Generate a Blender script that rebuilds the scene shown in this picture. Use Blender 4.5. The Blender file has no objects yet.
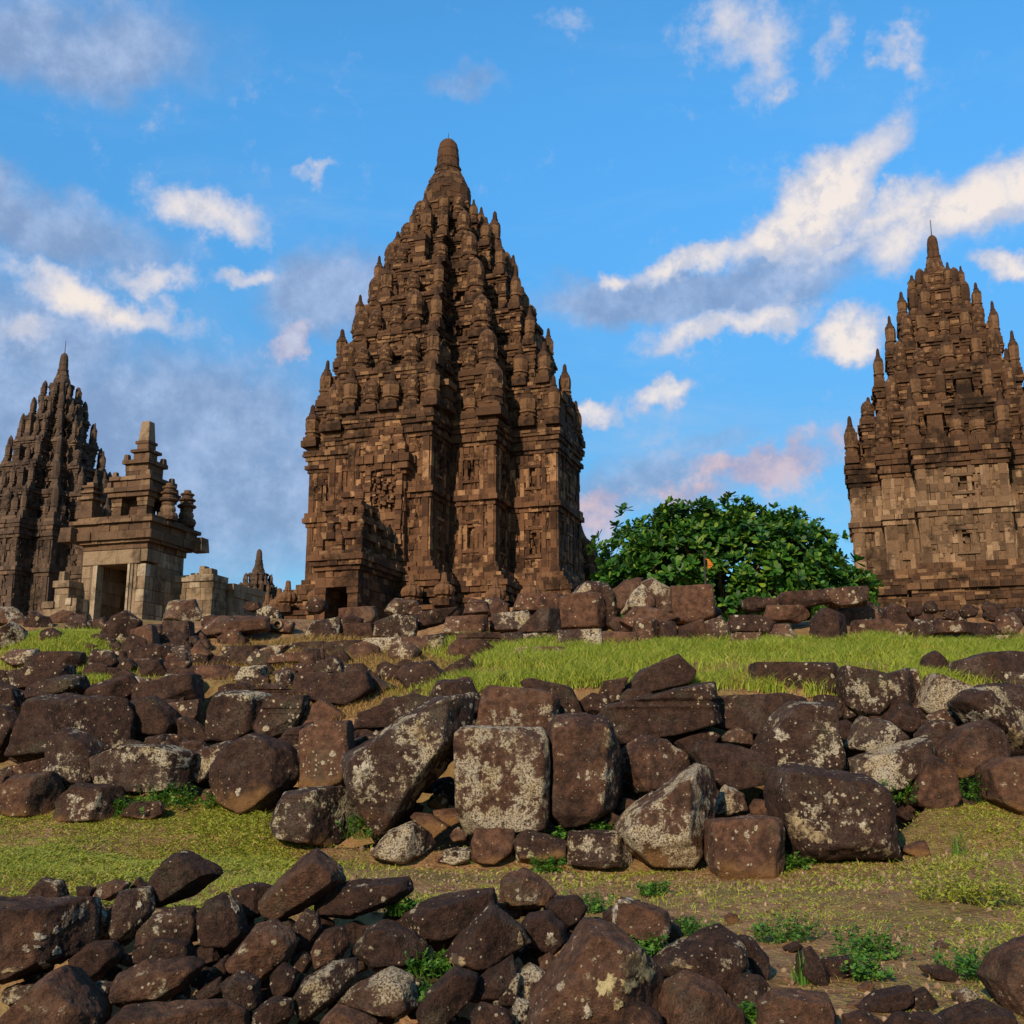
import bpy, bmesh, math, random
import numpy as np
from mathutils import Vector
random.seed(7)
rng = np.random.default_rng(11)
R = math.radians
scene = bpy.context.scene
COL = scene.collection

# ------------------------------------------------------------------ camera
F = 1080.0                      # focal length in pixels of a 1024 px wide picture
PITCH = R(12.2)
EYE = 1.0
cam_data = bpy.data.cameras.new('camera')
cam_data.sensor_width = 36.0
cam_data.lens = F / 1024 * 36
cam_data.clip_start = 0.1
cam_data.clip_end = 8000
cam = bpy.data.objects.new('camera', cam_data)
COL.objects.link(cam)
cam.location = (0, 0, EYE)
cam.rotation_euler = (R(90) + PITCH, 0, 0)
scene.camera = cam

# ------------------------------------------------------------------ exposure
scene.view_settings.view_transform = 'Standard'
scene.view_settings.look = 'None'
scene.view_settings.exposure = 0.0
scene.view_settings.gamma = 1.0
scene.view_settings.use_curve_mapping = False
scene.cycles.max_bounces = 6
scene.cycles.diffuse_bounces = 3
scene.cycles.transparent_max_bounces = 8

# ------------------------------------------------------------------ sun
SUN_AZ, SUN_EL = R(25), R(28)     # behind the camera, to its left, low
sun_dir = Vector((-math.sin(SUN_AZ) * math.cos(SUN_EL), -math.cos(SUN_AZ) * math.cos(SUN_EL), math.sin(SUN_EL)))
sl = bpy.data.lights.new('sun', 'SUN')
sl.energy = 5.0
sl.angle = R(0.5)
sl.color = (1.0, 0.80, 0.57)
so = bpy.data.objects.new('sun', sl)
COL.objects.link(so)
so.rotation_euler = (-sun_dir).to_track_quat('-Z', 'Y').to_euler()
so.location = sun_dir * 200

# ------------------------------------------------------------------ helpers: pixel -> ray
def ray(px, py):
    dx, dy = (px - 512) / F, (512 - py) / F
    return dx, math.cos(PITCH) - dy * math.sin(PITCH), math.sin(PITCH) + dy * math.cos(PITCH)
def at(px, py, D):
    x, y, z = ray(px, py)
    return Vector((x * D / y, D, EYE + z * D / y))
def azel(px, py):
    x, y, z = ray(px, py)
    l = math.sqrt(x * x + y * y + z * z)
    az, el = math.atan2(x, y), math.asin(z / l)
    return az * math.cos(el), el

# ------------------------------------------------------------------ world: Nishita sky with clouds by direction
SKY_STRENGTH = 0.15
world = bpy.data.worlds.new('World')
scene.world = world
world.use_nodes = True
WT = world.node_tree
WT.nodes.clear()
def N(t, kind, **kw):
    n = t.nodes.new(kind)
    for k, v in kw.items():
        setattr(n, k, v)
    return n
def setin(n, i, v):
    n.inputs[i].default_value = v
def math_node(t, op, a, b=None, c=None, clamp=False):
    n = N(t, 'ShaderNodeMath', operation=op, use_clamp=clamp)
    for i, v in enumerate((a, b, c)):
        if v is None:
            continue
        if hasattr(v, 'is_linked') or hasattr(v, 'links'):
            t.links.new(v, n.inputs[i])
        else:
            n.inputs[i].default_value = v
    return n.outputs[0]
def mixc(t, fac, a, b, mode='MIX'):
    n = N(t, 'ShaderNodeMix', data_type='RGBA', blend_type=mode)
    n.clamp_factor = True
    for s, v in ((n.inputs['Factor'], fac), (n.inputs[6], a), (n.inputs[7], b)):
        if hasattr(v, 'links'):
            t.links.new(v, s)
        elif isinstance(v, (int, float)):
            s.default_value = v
        else:
            s.default_value = (*v[:3], 1)
    return n.outputs[2]
def ramp(t, fac, p0, p1, lo=0.0, hi=1.0, smooth=True):
    n = N(t, 'ShaderNodeMapRange', interpolation_type='SMOOTHSTEP' if smooth else 'LINEAR')
    t.links.new(fac, n.inputs[0])
    for i, v in ((1, p0), (2, p1), (3, lo), (4, hi)):
        if hasattr(v, 'links'):
            t.links.new(v, n.inputs[i])
        else:
            n.inputs[i].default_value = v
    return n.outputs[0]
def noise(t, vec, scale, detail=4, rough=0.55, dist=0.0):
    n = N(t, 'ShaderNodeTexNoise')
    if vec is not None:
        t.links.new(vec, n.inputs['Vector'])
    setin(n, 'Scale', scale); setin(n, 'Detail', detail); setin(n, 'Roughness', rough); setin(n, 'Distortion', dist)
    return n

def build_sky():
    t = WT
    out = N(t, 'ShaderNodeOutputWorld')
    bg = N(t, 'ShaderNodeBackground')
    setin(bg, 'Strength', SKY_STRENGTH)
    t.links.new(bg.outputs[0], out.inputs[0])
    sky = N(t, 'ShaderNodeTexSky', sky_type='NISHITA')
    sky.sun_disc = False
    sky.sun_elevation = SUN_EL
    sky.sun_rotation = math.pi + SUN_AZ
    sky.altitude = 150
    sky.air_density = 1.0
    sky.dust_density = 0.4
    sky.ozone_density = 2.0
    blue = mixc(t, 1.0, sky.outputs[0], SKY_TINT, 'MULTIPLY')
    tc = N(t, 'ShaderNodeTexCoord')
    d = tc.outputs['Generated']
    sep = N(t, 'ShaderNodeSeparateXYZ')
    t.links.new(d, sep.inputs[0])
    el = math_node(t, 'ARCSINE', sep.outputs[2])
    az = math_node(t, 'ARCTAN2', sep.outputs[0], sep.outputs[1])
    # paler and calmer towards the horizon; unseen half behind the camera tinted dimmer and warmer to lessen blue ambient light
    blue = mixc(t, 1.0, blue, mixc(t, ramp(t, el, R(8), R(36)), (.62, .45, .43), (.98, .98, .98)), 'MULTIPLY')
    blue = mixc(t, 1.0, blue, mixc(t, ramp(t, sep.outputs[1], -.5, .35), (.98, .66, .52), (1, 1, 1)), 'MULTIPLY')
    u = math_node(t, 'MULTIPLY', az, math_node(t, 'COSINE', el))
    comb = N(t, 'ShaderNodeCombineXYZ')
    t.links.new(u, comb.inputs[0]); t.links.new(el, comb.inputs[1])
    # domain warp
    w1 = noise(t, d, 9, 5, 0.6)
    w2 = noise(t, d, 34, 4, 0.6)
    def centred(n, amt):
        s = N(t, 'ShaderNodeVectorMath', operation='SUBTRACT'); t.links.new(n.outputs['Color'], s.inputs[0]); s.inputs[1].default_value = (.5, .5, .5)
        m = N(t, 'ShaderNodeVectorMath', operation='SCALE'); t.links.new(s.outputs[0], m.inputs[0]); m.inputs['Scale'].default_value = amt
        return m.outputs[0]
    def vadd(a, b):
        s = N(t, 'ShaderNodeVectorMath', operation='ADD'); t.links.new(a, s.inputs[0]); t.links.new(b, s.inputs[1]); return s.outputs[0]
    p = vadd(vadd(comb.outputs[0], centred(w1, 0.10)), centred(w2, 0.030))
    pm = N(t, 'ShaderNodeVectorMath', operation='MULTIPLY'); t.links.new(p, pm.inputs[0]); pm.inputs[1].default_value = (1, 1, 0)
    p = pm.outputs[0]
    def field(items):
        acc = None
        for (cx, cy, rx, ry, rot, wgt) in items:
            a, e = azel(cx, cy)
            mp = N(t, 'ShaderNodeMapping', vector_type='TEXTURE')
            t.links.new(p, mp.inputs['Vector'])
            mp.inputs['Location'].default_value = (a, e, 0)
            mp.inputs['Rotation'].default_value = (0, 0, R(-rot))
            mp.inputs['Scale'].default_value = (rx / F * .95, ry / F * .95, 1)
            ln = N(t, 'ShaderNodeVectorMath', operation='LENGTH'); t.links.new(mp.outputs[0], ln.inputs[0])
            v = math_node(t, 'MULTIPLY', ramp(t, ln.outputs['Value'], 1.55, 0.0), wgt)
            acc = v if acc is None else math_node(t, 'MAXIMUM', acc, v)
        return acc
    fine = noise(t, d, 24, 10, 0.66)
    broad = noise(t, d, 6, 6, 0.6)
    veil = field(VEILS)
    puff = field(PUFFS)
    pink = field(PINKS)
    # thin high streaks over everything
    st = N(t, 'ShaderNodeMapping'); t.links.new(comb.outputs[0], st.inputs['Vector']); st.inputs['Rotation'].default_value = (0, 0, R(-14)); st.inputs['Scale'].default_value = (2.2, 7.5, 1)
    streak = noise(t, st.outputs[0], 1.6, 8, .62, .6)
    sm_ = math_node(t, 'MULTIPLY', ramp(t, streak.outputs[0], .46, .80), ramp(t, el, R(44), R(12), .05, .42))
    blue = mixc(t, sm_, blue, [c_ / SKY_STRENGTH for c_ in (.38, .56, .80)])
    # veil: bluish grey and mauve, low contrast
    vm = ramp(t, math_node(t, 'ADD', veil, math_node(t, 'MULTIPLY', math_node(t, 'SUBTRACT', broad.outputs[0], 0.5), 0.7)), 0.15, 0.85)
    k = 1 / SKY_STRENGTH
    vcol = mixc(t, ramp(t, fine.outputs[0], .35, .7), [c * k for c in (0.24, 0.335, 0.54)], [c * k for c in (0.40, 0.51, 0.74)])
    col = mixc(t, math_node(t, 'MULTIPLY', vm, 0.82), blue, vcol)
    # pink banks
    nf = math_node(t, 'MULTIPLY', math_node(t, 'SUBTRACT', fine.outputs[0], 0.5), 1.6)
    km = ramp(t, math_node(t, 'ADD', pink, nf), 0.2, 0.9)
    kcol = mixc(t, ramp(t, fine.outputs[0], .35, .65), [c * k for c in (0.42, 0.36, 0.50)], [c * k for c in (0.78, 0.55, 0.53)])
    col = mixc(t, math_node(t, 'MULTIPLY', km, 0.75), col, kcol)
    # sunlit puffs: cream where thick, blue grey at thin edges
    pd = math_node(t, 'ADD', puff, nf)
    pmask = ramp(t, math_node(t, 'ADD', pd, math_node(t, 'MULTIPLY', math_node(t, 'SUBTRACT', streak.outputs[0], .5), .5)) , 0.10, 0.66)
    pcol = mixc(t, ramp(t, pd, 0.35, 1.30), [c * k for c in (0.44, 0.54, 0.76)], [c * k for c in (0.98, 0.86, 0.76)])
    # billows: the side turned from the sun is greyer
    so_ = N(t, 'ShaderNodeVectorMath', operation='ADD'); t.links.new(d, so_.inputs[0]); so_.inputs[1].default_value = (-.012, 0, .014)
    fine2 = noise(t, so_.outputs[0], 24, 10, 0.66)
    sh = ramp(t, math_node(t, 'SUBTRACT', fine2.outputs[0], fine.outputs[0]), -.02, .16)
    pcol = mixc(t, math_node(t, 'MULTIPLY', sh, .65), pcol, [c * k for c in (0.56, 0.58, 0.68)])
    col = mixc(t, math_node(t, 'MULTIPLY', pmask, 0.92), col, pcol)
    t.links.new(col, bg.inputs['Color'])

SKY_TINT = (0.62, 1.54, 1.90)
VEILS = [(50, 35, 170, 55, -8, 1), (40, 225, 130, 42, 0, 1), (120, 430, 300, 110, 0, 1), (330, 290, 90, 55, -20, 1), (30, 330, 120, 70, 0, .9), (260, 500, 200, 110, 0, .9),
         (690, 297, 180, 30, -3, 1.25), (650, 290, 110, 28, 3, 1.15), (810, 262, 140, 34, -14, .95), (640, 480, 150, 40, -6, .7), (470, 92, 45, 16, -10, .5), (720, 440, 90, 22, -10, .55), (800, 255, 130, 26, -14, .7),
         (-300, 300, 240, 90, 0, 1), (1300, 420, 260, 60, 0, .9)]
PUFFS = [(208, 200, 68, 25, 10, .95), (95, 292, 95, 23, 9, 1.1), (152, 268, 36, 15, 0, .8), (240, 275, 40, 11, -5, .75), (323, 170, 20, 12, -20, .7), (292, 350, 30, 24, -15, .5),
         (838, 203, 84, 36, -37, 1.3), (782, 240, 58, 22, -12, 1.1), (690, 258, 62, 19, -14, 1.1), (615, 270, 26, 13, 0, .95), (965, 212, 88, 40, -20, 1.25), (905, 213, 58, 22, -6, 1.05), (1022, 185, 50, 32, -10, 1.15), (1012, 270, 30, 18, -10, 1.1), (865, 245, 80, 16, -4, .7),
         (725, 328, 100, 18, -9, 1.05), (842, 334, 42, 25, -12, 1.2), (668, 391, 32, 15, -15, 1.1), (605, 411, 28, 11, -8, .9),
         (745, 22, 60, 50, 40, .66), (834, 30, 24, 22, 0, .6), (906, 32, 28, 16, 30, .72), (775, 80, 16, 16, 0, .45), (20, 325, 50, 18, -20, .7), (555, 15, 24, 12, 0, .35),
         (-260, 240, 130, 40, 0, 1), (1260, 160, 120, 40, -15, 1), (1320, 330, 90, 25, -5, 1)]
PINKS = [(770, 465, 100, 24, -6, 1.1), (600, 512, 50, 30, 0, 1.05), (690, 490, 60, 14, 0, .8), (840, 440, 60, 18, -12, .6), (292, 350, 34, 26, -15, .95)]
build_sky()

# ------------------------------------------------------------------ numpy value noise
def vnoise(P, scale, seed=0):
    q = np.asarray(P) * scale + seed * 17.31
    i = np.floor(q).astype(np.int64)
    f = q - i
    f = f * f * (3 - 2 * f)
    def h(a, b, c):
        n = (a * 374761393 + b * 668265263 + c * 2147483647 + seed * 144665) & 0xFFFFFFFF
        n = ((n ^ (n >> 13)) * 1274126177) & 0xFFFFFFFF
        return ((n ^ (n >> 16)) & 0xFFFF) / 65535.0
    r = 0
    for dx in (0, 1):
        for dy in (0, 1):
            for dz in (0, 1):
                w = (f[..., 0] if dx else 1 - f[..., 0]) * (f[..., 1] if dy else 1 - f[..., 1]) * (f[..., 2] if dz else 1 - f[..., 2])
                r = r + w * h(i[..., 0] + dx, i[..., 1] + dy, i[..., 2] + dz)
    return r * 2 - 1

# ------------------------------------------------------------------ terrain height
TD = np.array([0, 3.0, 4.2, 5.0, 5.7, 9.3, 10.4, 11.4, 12.3, 13.5, 16.3, 17.3, 19.0, 30, 60, 90, 4000.])
TA = (np.array([-300, 0, 250, 500, 650, 750, 900, 1024, 1300]) - 512) / F
TZ = np.array([
    [-.45, -.35, .00, .42, .06, .15, .36, .78, 1.12, 1.67, 2.60, 2.95, 3.1, 3.4, 3.6, 3.8, 3.8],
    [-.45, -.35, .00, .42, .06, .15, .36, .78, 1.12, 1.67, 2.60, 2.95, 3.1, 3.4, 3.6, 3.8, 3.8],
    [-.45, -.35, .00, .40, .06, .10, .38, .85, 1.20, 1.65, 2.55, 2.95, 3.1, 3.4, 3.6, 3.8, 3.8],
    [-.45, -.35, .00, .34, .05, .00, .75, 1.5, 1.72, 1.95, 2.50, 2.90, 3.1, 3.4, 3.6, 3.8, 3.8],
    [-.45, -.35, -.02, .20, .03, .00, .72, 1.45, 1.70, 1.98, 2.52, 2.90, 3.1, 3.4, 3.6, 3.8, 3.8],
    [-.35, -.20, -.02, .02, .00, .00, .70, 1.42, 1.70, 2.00, 2.52, 2.85, 3.1, 3.4, 3.6, 3.8, 3.8],
    [-.25, -.10, -.02, .00, .02, .10, .50, 1.25, 1.75, 2.02, 2.52, 2.80, 3.1, 3.4, 3.6, 3.8, 3.8],
    [-.25, -.10, -.02, .00, .04, .20, .48, 1.20, 1.75, 2.02, 2.50, 2.75, 3.1, 3.4, 3.6, 3.8, 3.8],
    [-.25, -.10, -.02, .00, .04, .20, .48, 1.20, 1.75, 2.02, 2.50, 2.75, 3.1, 3.4, 3.6, 3.8, 3.8]])
def tz(x, y):
    x = np.asarray(x, float); y = np.maximum(np.asarray(y, float), 0.01)
    a = np.clip(x / np.maximum(y, 2.5), TA[0], TA[-1])
    j = np.clip(np.searchsorted(TD, y) - 1, 0, len(TD) - 2)
    fy = np.clip((y - TD[j]) / (TD[j + 1] - TD[j]), 0, 1)
    i = np.clip(np.searchsorted(TA, a) - 1, 0, len(TA) - 2)
    fx = np.clip((a - TA[i]) / (TA[i + 1] - TA[i]), 0, 1)
    z = (TZ[i, j] * (1 - fx) + TZ[i + 1, j] * fx) * (1 - fy) + (TZ[i, j + 1] * (1 - fx) + TZ[i + 1, j + 1] * fx) * fy
    P = np.stack([x, y, 0 * x], -1)
    z = z + .035 * vnoise(P, 1.3, 3) * np.clip(y / 6, .4, 2) + .018 * vnoise(P, 4.1, 4)
    # the grassy hump below the gateway
    hx, hy = at(75, 640, 15.2)[:2]
    z = z + .34 * np.exp(-((x - hx) / 1.25) ** 2 - ((y - hy) / .75) ** 2)
    return z
def dip(x, y):
    """hollows under the piles, so that gaps between stones are deep"""
    x = np.asarray(x, float); y = np.asarray(y, float)
    S = lambda v, a, b: np.clip((v - a) / (b - a), 0, 1)
    px = 512 + F * x / np.maximum(y, .5) * .985
    lf = 1 - S(px, 220, 330)
    lo, hi = 9.55 + 1.2 * lf + .8 * S(px, 860, 920), 11.7 + 2.0 * lf + .3 * S(px, 800, 900)
    main = S(y, lo, lo + .5) * (1 - S(y, hi - .3, hi + .2))
    front = S(y, 3.5, 3.9) * (1 - S(y, 5.0, 5.3)) * (1 - S(px, 600, 690))
    row = S(y, 16.15, 16.5) * (1 - S(y, 17.6, 18.2)) * S(px, 300, 400)
    return np.maximum(np.maximum(main * .75, front * .55), row * .3)
def hit(px, py):
    x, y, z = ray(px, py)
    D = np.concatenate([np.arange(2.6, 20, .02)])
    zz = EYE + z * D / y
    g = tz(x * D / y, D)
    k = np.nonzero(zz <= g)[0]
    return float(D[k[0]]) if len(k) else 18.0

# ------------------------------------------------------------------ object helpers
def tag(o, label, cat, group=None, kind=None):
    o['label'] = label
    o['category'] = cat
    if group: o['group'] = group
    o['kind'] = kind or 'thing'
    return o
def empty(name, label, cat, loc, rz=0, group=None):
    o = bpy.data.objects.new(name, None)
    COL.objects.link(o)
    o.location = loc
    o.rotation_euler = (0, 0, rz)
    o.empty_display_size = .5
    return tag(o, label, cat, group)
def np_mesh(name, V, Fc, smooth=False):
    """V (n,3), Fc (m,k) equal sized faces"""
    V = np.ascontiguousarray(V, np.float32); Fc = np.ascontiguousarray(Fc, np.int32)
    me = bpy.data.meshes.new(name)
    me.vertices.add(len(V)); me.vertices.foreach_set('co', V.ravel())
    k = Fc.shape[1]
    me.loops.add(Fc.size); me.loops.foreach_set('vertex_index', Fc.ravel())
    me.polygons.add(len(Fc)); me.polygons.foreach_set('loop_start', np.arange(0, Fc.size, k, dtype=np.int32))
    me.polygons.foreach_set('use_smooth', np.full(len(Fc), smooth))
    me.update(calc_edges=True)
    return me
class MB:
    """collects boxes, prisms and lathes into one mesh"""
    def __init__(s): s.v = []; s.f = []
    def hexa(s, pts, bottom=True):
        n = len(s.v); s.v += pts
        s.f += [(n + 4, n + 5, n + 6, n + 7), (n, n + 1, n + 5, n + 4), (n + 1, n + 2, n + 6, n + 5), (n + 2, n + 3, n + 7, n + 6), (n + 3, n, n + 4, n + 7)]
        if bottom: s.f.append((n + 3, n + 2, n + 1, n))
    def box(s, x0, x1, y0, y1, z0, z1, taper=0.0):
        t = taper
        s.hexa([(x0, y0, z0), (x1, y0, z0), (x1, y1, z0), (x0, y1, z0), (x0 + t, y0 + t, z1), (x1 - t, y0 + t, z1), (x1 - t, y1 - t, z1), (x0 + t, y1 - t, z1)])
    def prism(s, poly, z0, z1):
        n = len(s.v); k = len(poly)
        s.v += [(x, y, z0) for x, y in poly] + [(x, y, z1) for x, y in poly]
        s.f += [(n + i, n + (i + 1) % k, n + k + (i + 1) % k, n + k + i) for i in range(k)]
        s.f += [tuple(n + k + i for i in range(k)), tuple(n + k - 1 - i for i in range(k))]
    def lathe(s, cx, cy, z, prof, seg=12, rib=0.0, ph=0.0):
        n = len(s.v)
        for (h, r) in prof:
            for j in range(seg):
                a = 2 * math.pi * j / seg + ph
                q = r * (1 + (rib if j % 2 else -rib) * (1 if h > 0 else 0))
                s.v.append((cx + q * math.cos(a), cy + q * math.sin(a), z + h))
        for i in range(len(prof) - 1):
            for j in range(seg):
                a, b = n + i * seg + j, n + i * seg + (j + 1) % seg
                s.f.append((a, b, b + seg, a + seg))
        m = n + (len(prof) - 1) * seg
        s.f.append(tuple(m + j for j in range(seg)))
        s.f.append(tuple(n + seg - 1 - j for j in range(seg)))
    def mesh(s, name):
        me = bpy.data.meshes.new(name); me.from_pydata(s.v, [], s.f); me.update(); return me
    def build(s, name, mat, parent=None, loc=(0, 0, 0)):
        me = s.mesh(name); me.materials.append(mat)
        o = bpy.data.objects.new(name, me); COL.objects.link(o)
        o.location = loc
        if parent: o.parent = parent
        return o

# ------------------------------------------------------------------ materials
def new_mat(name):
    m = bpy.data.materials.new(name); m.use_nodes = True
    t = m.node_tree; t.nodes.clear()
    out = N(t, 'ShaderNodeOutputMaterial')
    b = N(t, 'ShaderNodeBsdfPrincipled')
    setin(b, 'Roughness', .92); setin(b, 'Specular IOR Level', .22)
    t.links.new(b.outputs[0], out.inputs[0])
    return m, t, b, out
def bump(t, b, h, strength, dist=.02, prev=None):
    n = N(t, 'ShaderNodeBump'); setin(n, 'Strength', strength); setin(n, 'Distance', dist)
    t.links.new(h, n.inputs['Height'])
    if prev is not None: t.links.new(prev, n.inputs['Normal'])
    t.links.new(n.outputs[0], b.inputs['Normal'])
    return n.outputs[0]

def mat_rock():
    """weathered andesite: object colour red = lichen, green = brownness, blue = soil stain, alpha = pattern scale"""
    m, t, b, out = new_mat('weathered_andesite')
    oi = N(t, 'ShaderNodeObjectInfo'); tc = N(t, 'ShaderNodeTexCoord')
    sc = N(t, 'ShaderNodeSeparateColor'); t.links.new(oi.outputs['Color'], sc.inputs[0])
    lic, brn, och = sc.outputs[0], sc.outputs[1], sc.outputs[2]
    off = N(t, 'ShaderNodeCombineXYZ')
    for i, k in enumerate((91., 57., 33.)):
        t.links.new(math_node(t, 'MULTIPLY', oi.outputs['Random'], k), off.inputs[i])
    s = N(t, 'ShaderNodeVectorMath', operation='SCALE'); t.links.new(tc.outputs['Object'], s.inputs[0]); t.links.new(oi.outputs['Alpha'], s.inputs['Scale'])
    a = N(t, 'ShaderNodeVectorMath', operation='ADD'); t.links.new(s.outputs[0], a.inputs[0]); t.links.new(off.outputs[0], a.inputs[1])
    v = a.outputs[0]
    n1 = noise(t, v, 3.2, 6, .62); n2 = noise(t, v, 17, 6, .65); n3 = noise(t, v, 75, 4, .65); n4 = noise(t, v, 1.6, 3, .5)
    dark = mixc(t, ramp(t, n2.outputs[0], .3, .7), (.012, .0062, .0055), (.056, .027, .0195))
    brown = mixc(t, ramp(t, n2.outputs[0], .3, .72), (.045, .021, .014), (.150, .073, .044))
    base = mixc(t, ramp(t, math_node(t, 'ADD', n1.outputs[0], math_node(t, 'MULTIPLY', math_node(t, 'SUBTRACT', brn, .5), .75)), .43, .66), dark, brown)
    base = mixc(t, math_node(t, 'MULTIPLY', ramp(t, n3.outputs[0], .42, .72), .38), base, mixc(t, .5, base, (.19, .12, .08)))
    # soil stain on the lower part
    sg = N(t, 'ShaderNodeSeparateXYZ'); t.links.new(tc.outputs['Generated'], sg.inputs[0])
    sm = ramp(t, math_node(t, 'ADD', sg.outputs[2], math_node(t, 'MULTIPLY', math_node(t, 'SUBTRACT', n1.outputs[0], .5), .9)), math_node(t, 'MULTIPLY', och, .75), math_node(t, 'SUBTRACT', math_node(t, 'MULTIPLY', och, .75), .28))
    base = mixc(t, math_node(t, 'MULTIPLY', sm, ramp(t, och, 0, .25, 0, .85)), base, mixc(t, n2.outputs[0], (.10, .048, .018), (.27, .145, .058)))
    # thin pale grey film of lichen, blotchy
    fm = math_node(t, 'MULTIPLY', ramp(t, math_node(t, 'ADD', noise(t, v, 2.7, 7, .68, .5).outputs[0], math_node(t, 'MULTIPLY', lic, .12)), .55, .74), ramp(t, n3.outputs[0], .36, .62, .05, .38))
    base = mixc(t, fm, base, (.17, .135, .11))
    # green grey film
    gm = math_node(t, 'MULTIPLY', ramp(t, noise(t, v, 2.3, 5, .6).outputs[0], .56, .74), math_node(t, 'MULTIPLY', ramp(t, n3.outputs[0], .35, .6), .5))
    base = mixc(t, gm, base, (.085, .09, .055))
    # crustose lichen: large crusts
    lt = ramp(t, lic, 0, 1, .74, .47, smooth=False)
    cr = math_node(t, 'ADD', n1.outputs[0], math_node(t, 'MULTIPLY', math_node(t, 'SUBTRACT', n2.outputs[0], .5), .55))
    crm = ramp(t, cr, lt, math_node(t, 'ADD', lt, .05))
    crm = math_node(t, 'MULTIPLY', crm, ramp(t, n3.outputs[0], .36, .50))
    # lichen: round spots of two sizes
    def spots(scale, seedshift, dens):
        vo = N(t, 'ShaderNodeTexVoronoi'); 
        wv = N(t, 'ShaderNodeVectorMath', operation='ADD')
        nz = N(t, 'ShaderNodeVectorMath', operation='SCALE'); t.links.new(n2.outputs['Color'], nz.inputs[0]); nz.inputs['Scale'].default_value = .45 / scale * 2
        t.links.new(v, wv.inputs[0]); t.links.new(nz.outputs[0], wv.inputs[1])
        t.links.new(wv.outputs[0], vo.inputs['Vector']); setin(vo, 'Scale', scale)
        cs = N(t, 'ShaderNodeSeparateColor'); t.links.new(vo.outputs['Color'], cs.inputs[0])
        rr = ramp(t, math_node(t, 'ADD', cs.outputs[0], math_node(t, 'MULTIPLY', math_node(t, 'SUBTRACT', n4.outputs[0], .5), 1.1)), math_node(t, 'SUBTRACT', dens, math_node(t, 'MULTIPLY', lic, .38)), 1.15, 0, .46, smooth=False)
        return math_node(t, 'MULTIPLY', ramp(t, math_node(t, 'SUBTRACT', rr, vo.outputs['Distance']), 0, .07), ramp(t, n3.outputs[0], .30, .44))
    s1 = spots(13, 0, .86); s2 = spots(34, 1, .80)
    lm = math_node(t, 'MAXIMUM', math_node(t, 'MAXIMUM', s1, s2), crm)
    lcol = mixc(t, ramp(t, noise(t, v, 6, 3).outputs[0], .35, .65), (.32, .245, .13), (.40, .35, .27))
    lcol = mixc(t, ramp(t, n3.outputs[0], .4, .75), lcol, (.56, .50, .38))
    base = mixc(t, math_node(t, 'MULTIPLY', lm, .8), base, lcol)
    t.links.new(base, b.inputs['Base Color'])
    h = math_node(t, 'ADD', math_node(t, 'MULTIPLY', n2.outputs[0], .6), math_node(t, 'ADD', math_node(t, 'MULTIPLY', n3.outputs[0], .35), math_node(t, 'MULTIPLY', lm, .06)))
    bump(t, b, h, 1.0, .05)
    return m

def mat_masonry(name, c_dark, c_mid, c_light, stain=.5, block=(.75, .38)):
    """one colour per laid block, with stains running over the blocks"""
    m, t, b, out = new_mat(name)
    g = N(t, 'ShaderNodeNewGeometry'); tc = N(t, 'ShaderNodeTexCoord')
    v = tc.outputs['Object']
    rnd = g.outputs['Random Per Island']
    n1 = noise(t, v, .35, 5, .6); n2 = noise(t, v, 2.6, 6, .68); n3 = noise(t, v, 11, 5, .7)
    wn = N(t, 'ShaderNodeTexWhiteNoise', noise_dimensions='1D'); t.links.new(rnd, wn.inputs['W'])
    c = mixc(t, ramp(t, rnd, 0, .75), c_dark, c_mid)
    c = mixc(t, ramp(t, wn.outputs['Value'], .66, 1.0, 0, .8), c, c_light)
    c = mixc(t, ramp(t, n2.outputs[0], .30, .75, 0, .55), c, c_mid)
    c = mixc(t, math_node(t, 'MULTIPLY', ramp(t, math_node(t, 'ADD', n1.outputs[0], math_node(t, 'MULTIPLY', math_node(t, 'SUBTRACT', n2.outputs[0], .5), .6)), .48, .68), stain), c, [q * .30 for q in c_dark])
    ms = N(t, 'ShaderNodeMapping'); t.links.new(v, ms.inputs['Vector']); ms.inputs['Scale'].default_value = (1.5, 1.5, .22)
    c = mixc(t, ramp(t, noise(t, ms.outputs[0], 1.6, 6, .7).outputs[0], .52, .72, 0, .8), c, [q * .35 for q in c_dark])
    c = mixc(t, ramp(t, n3.outputs[0], .45, .8, 0, .5), c, [q * .45 for q in c_mid])
    c = mixc(t, ramp(t, noise(t, v, 7, 4, .7).outputs[0], .66, .78, 0, .35), c, (.30, .27, .20))
    t.links.new(c, b.inputs['Base Color'])
    h = math_node(t, 'ADD', n2.outputs[0], math_node(t, 'MULTIPLY', n3.outputs[0], .6))
    bump(t, b, h, .9, .10)
    return m

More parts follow.
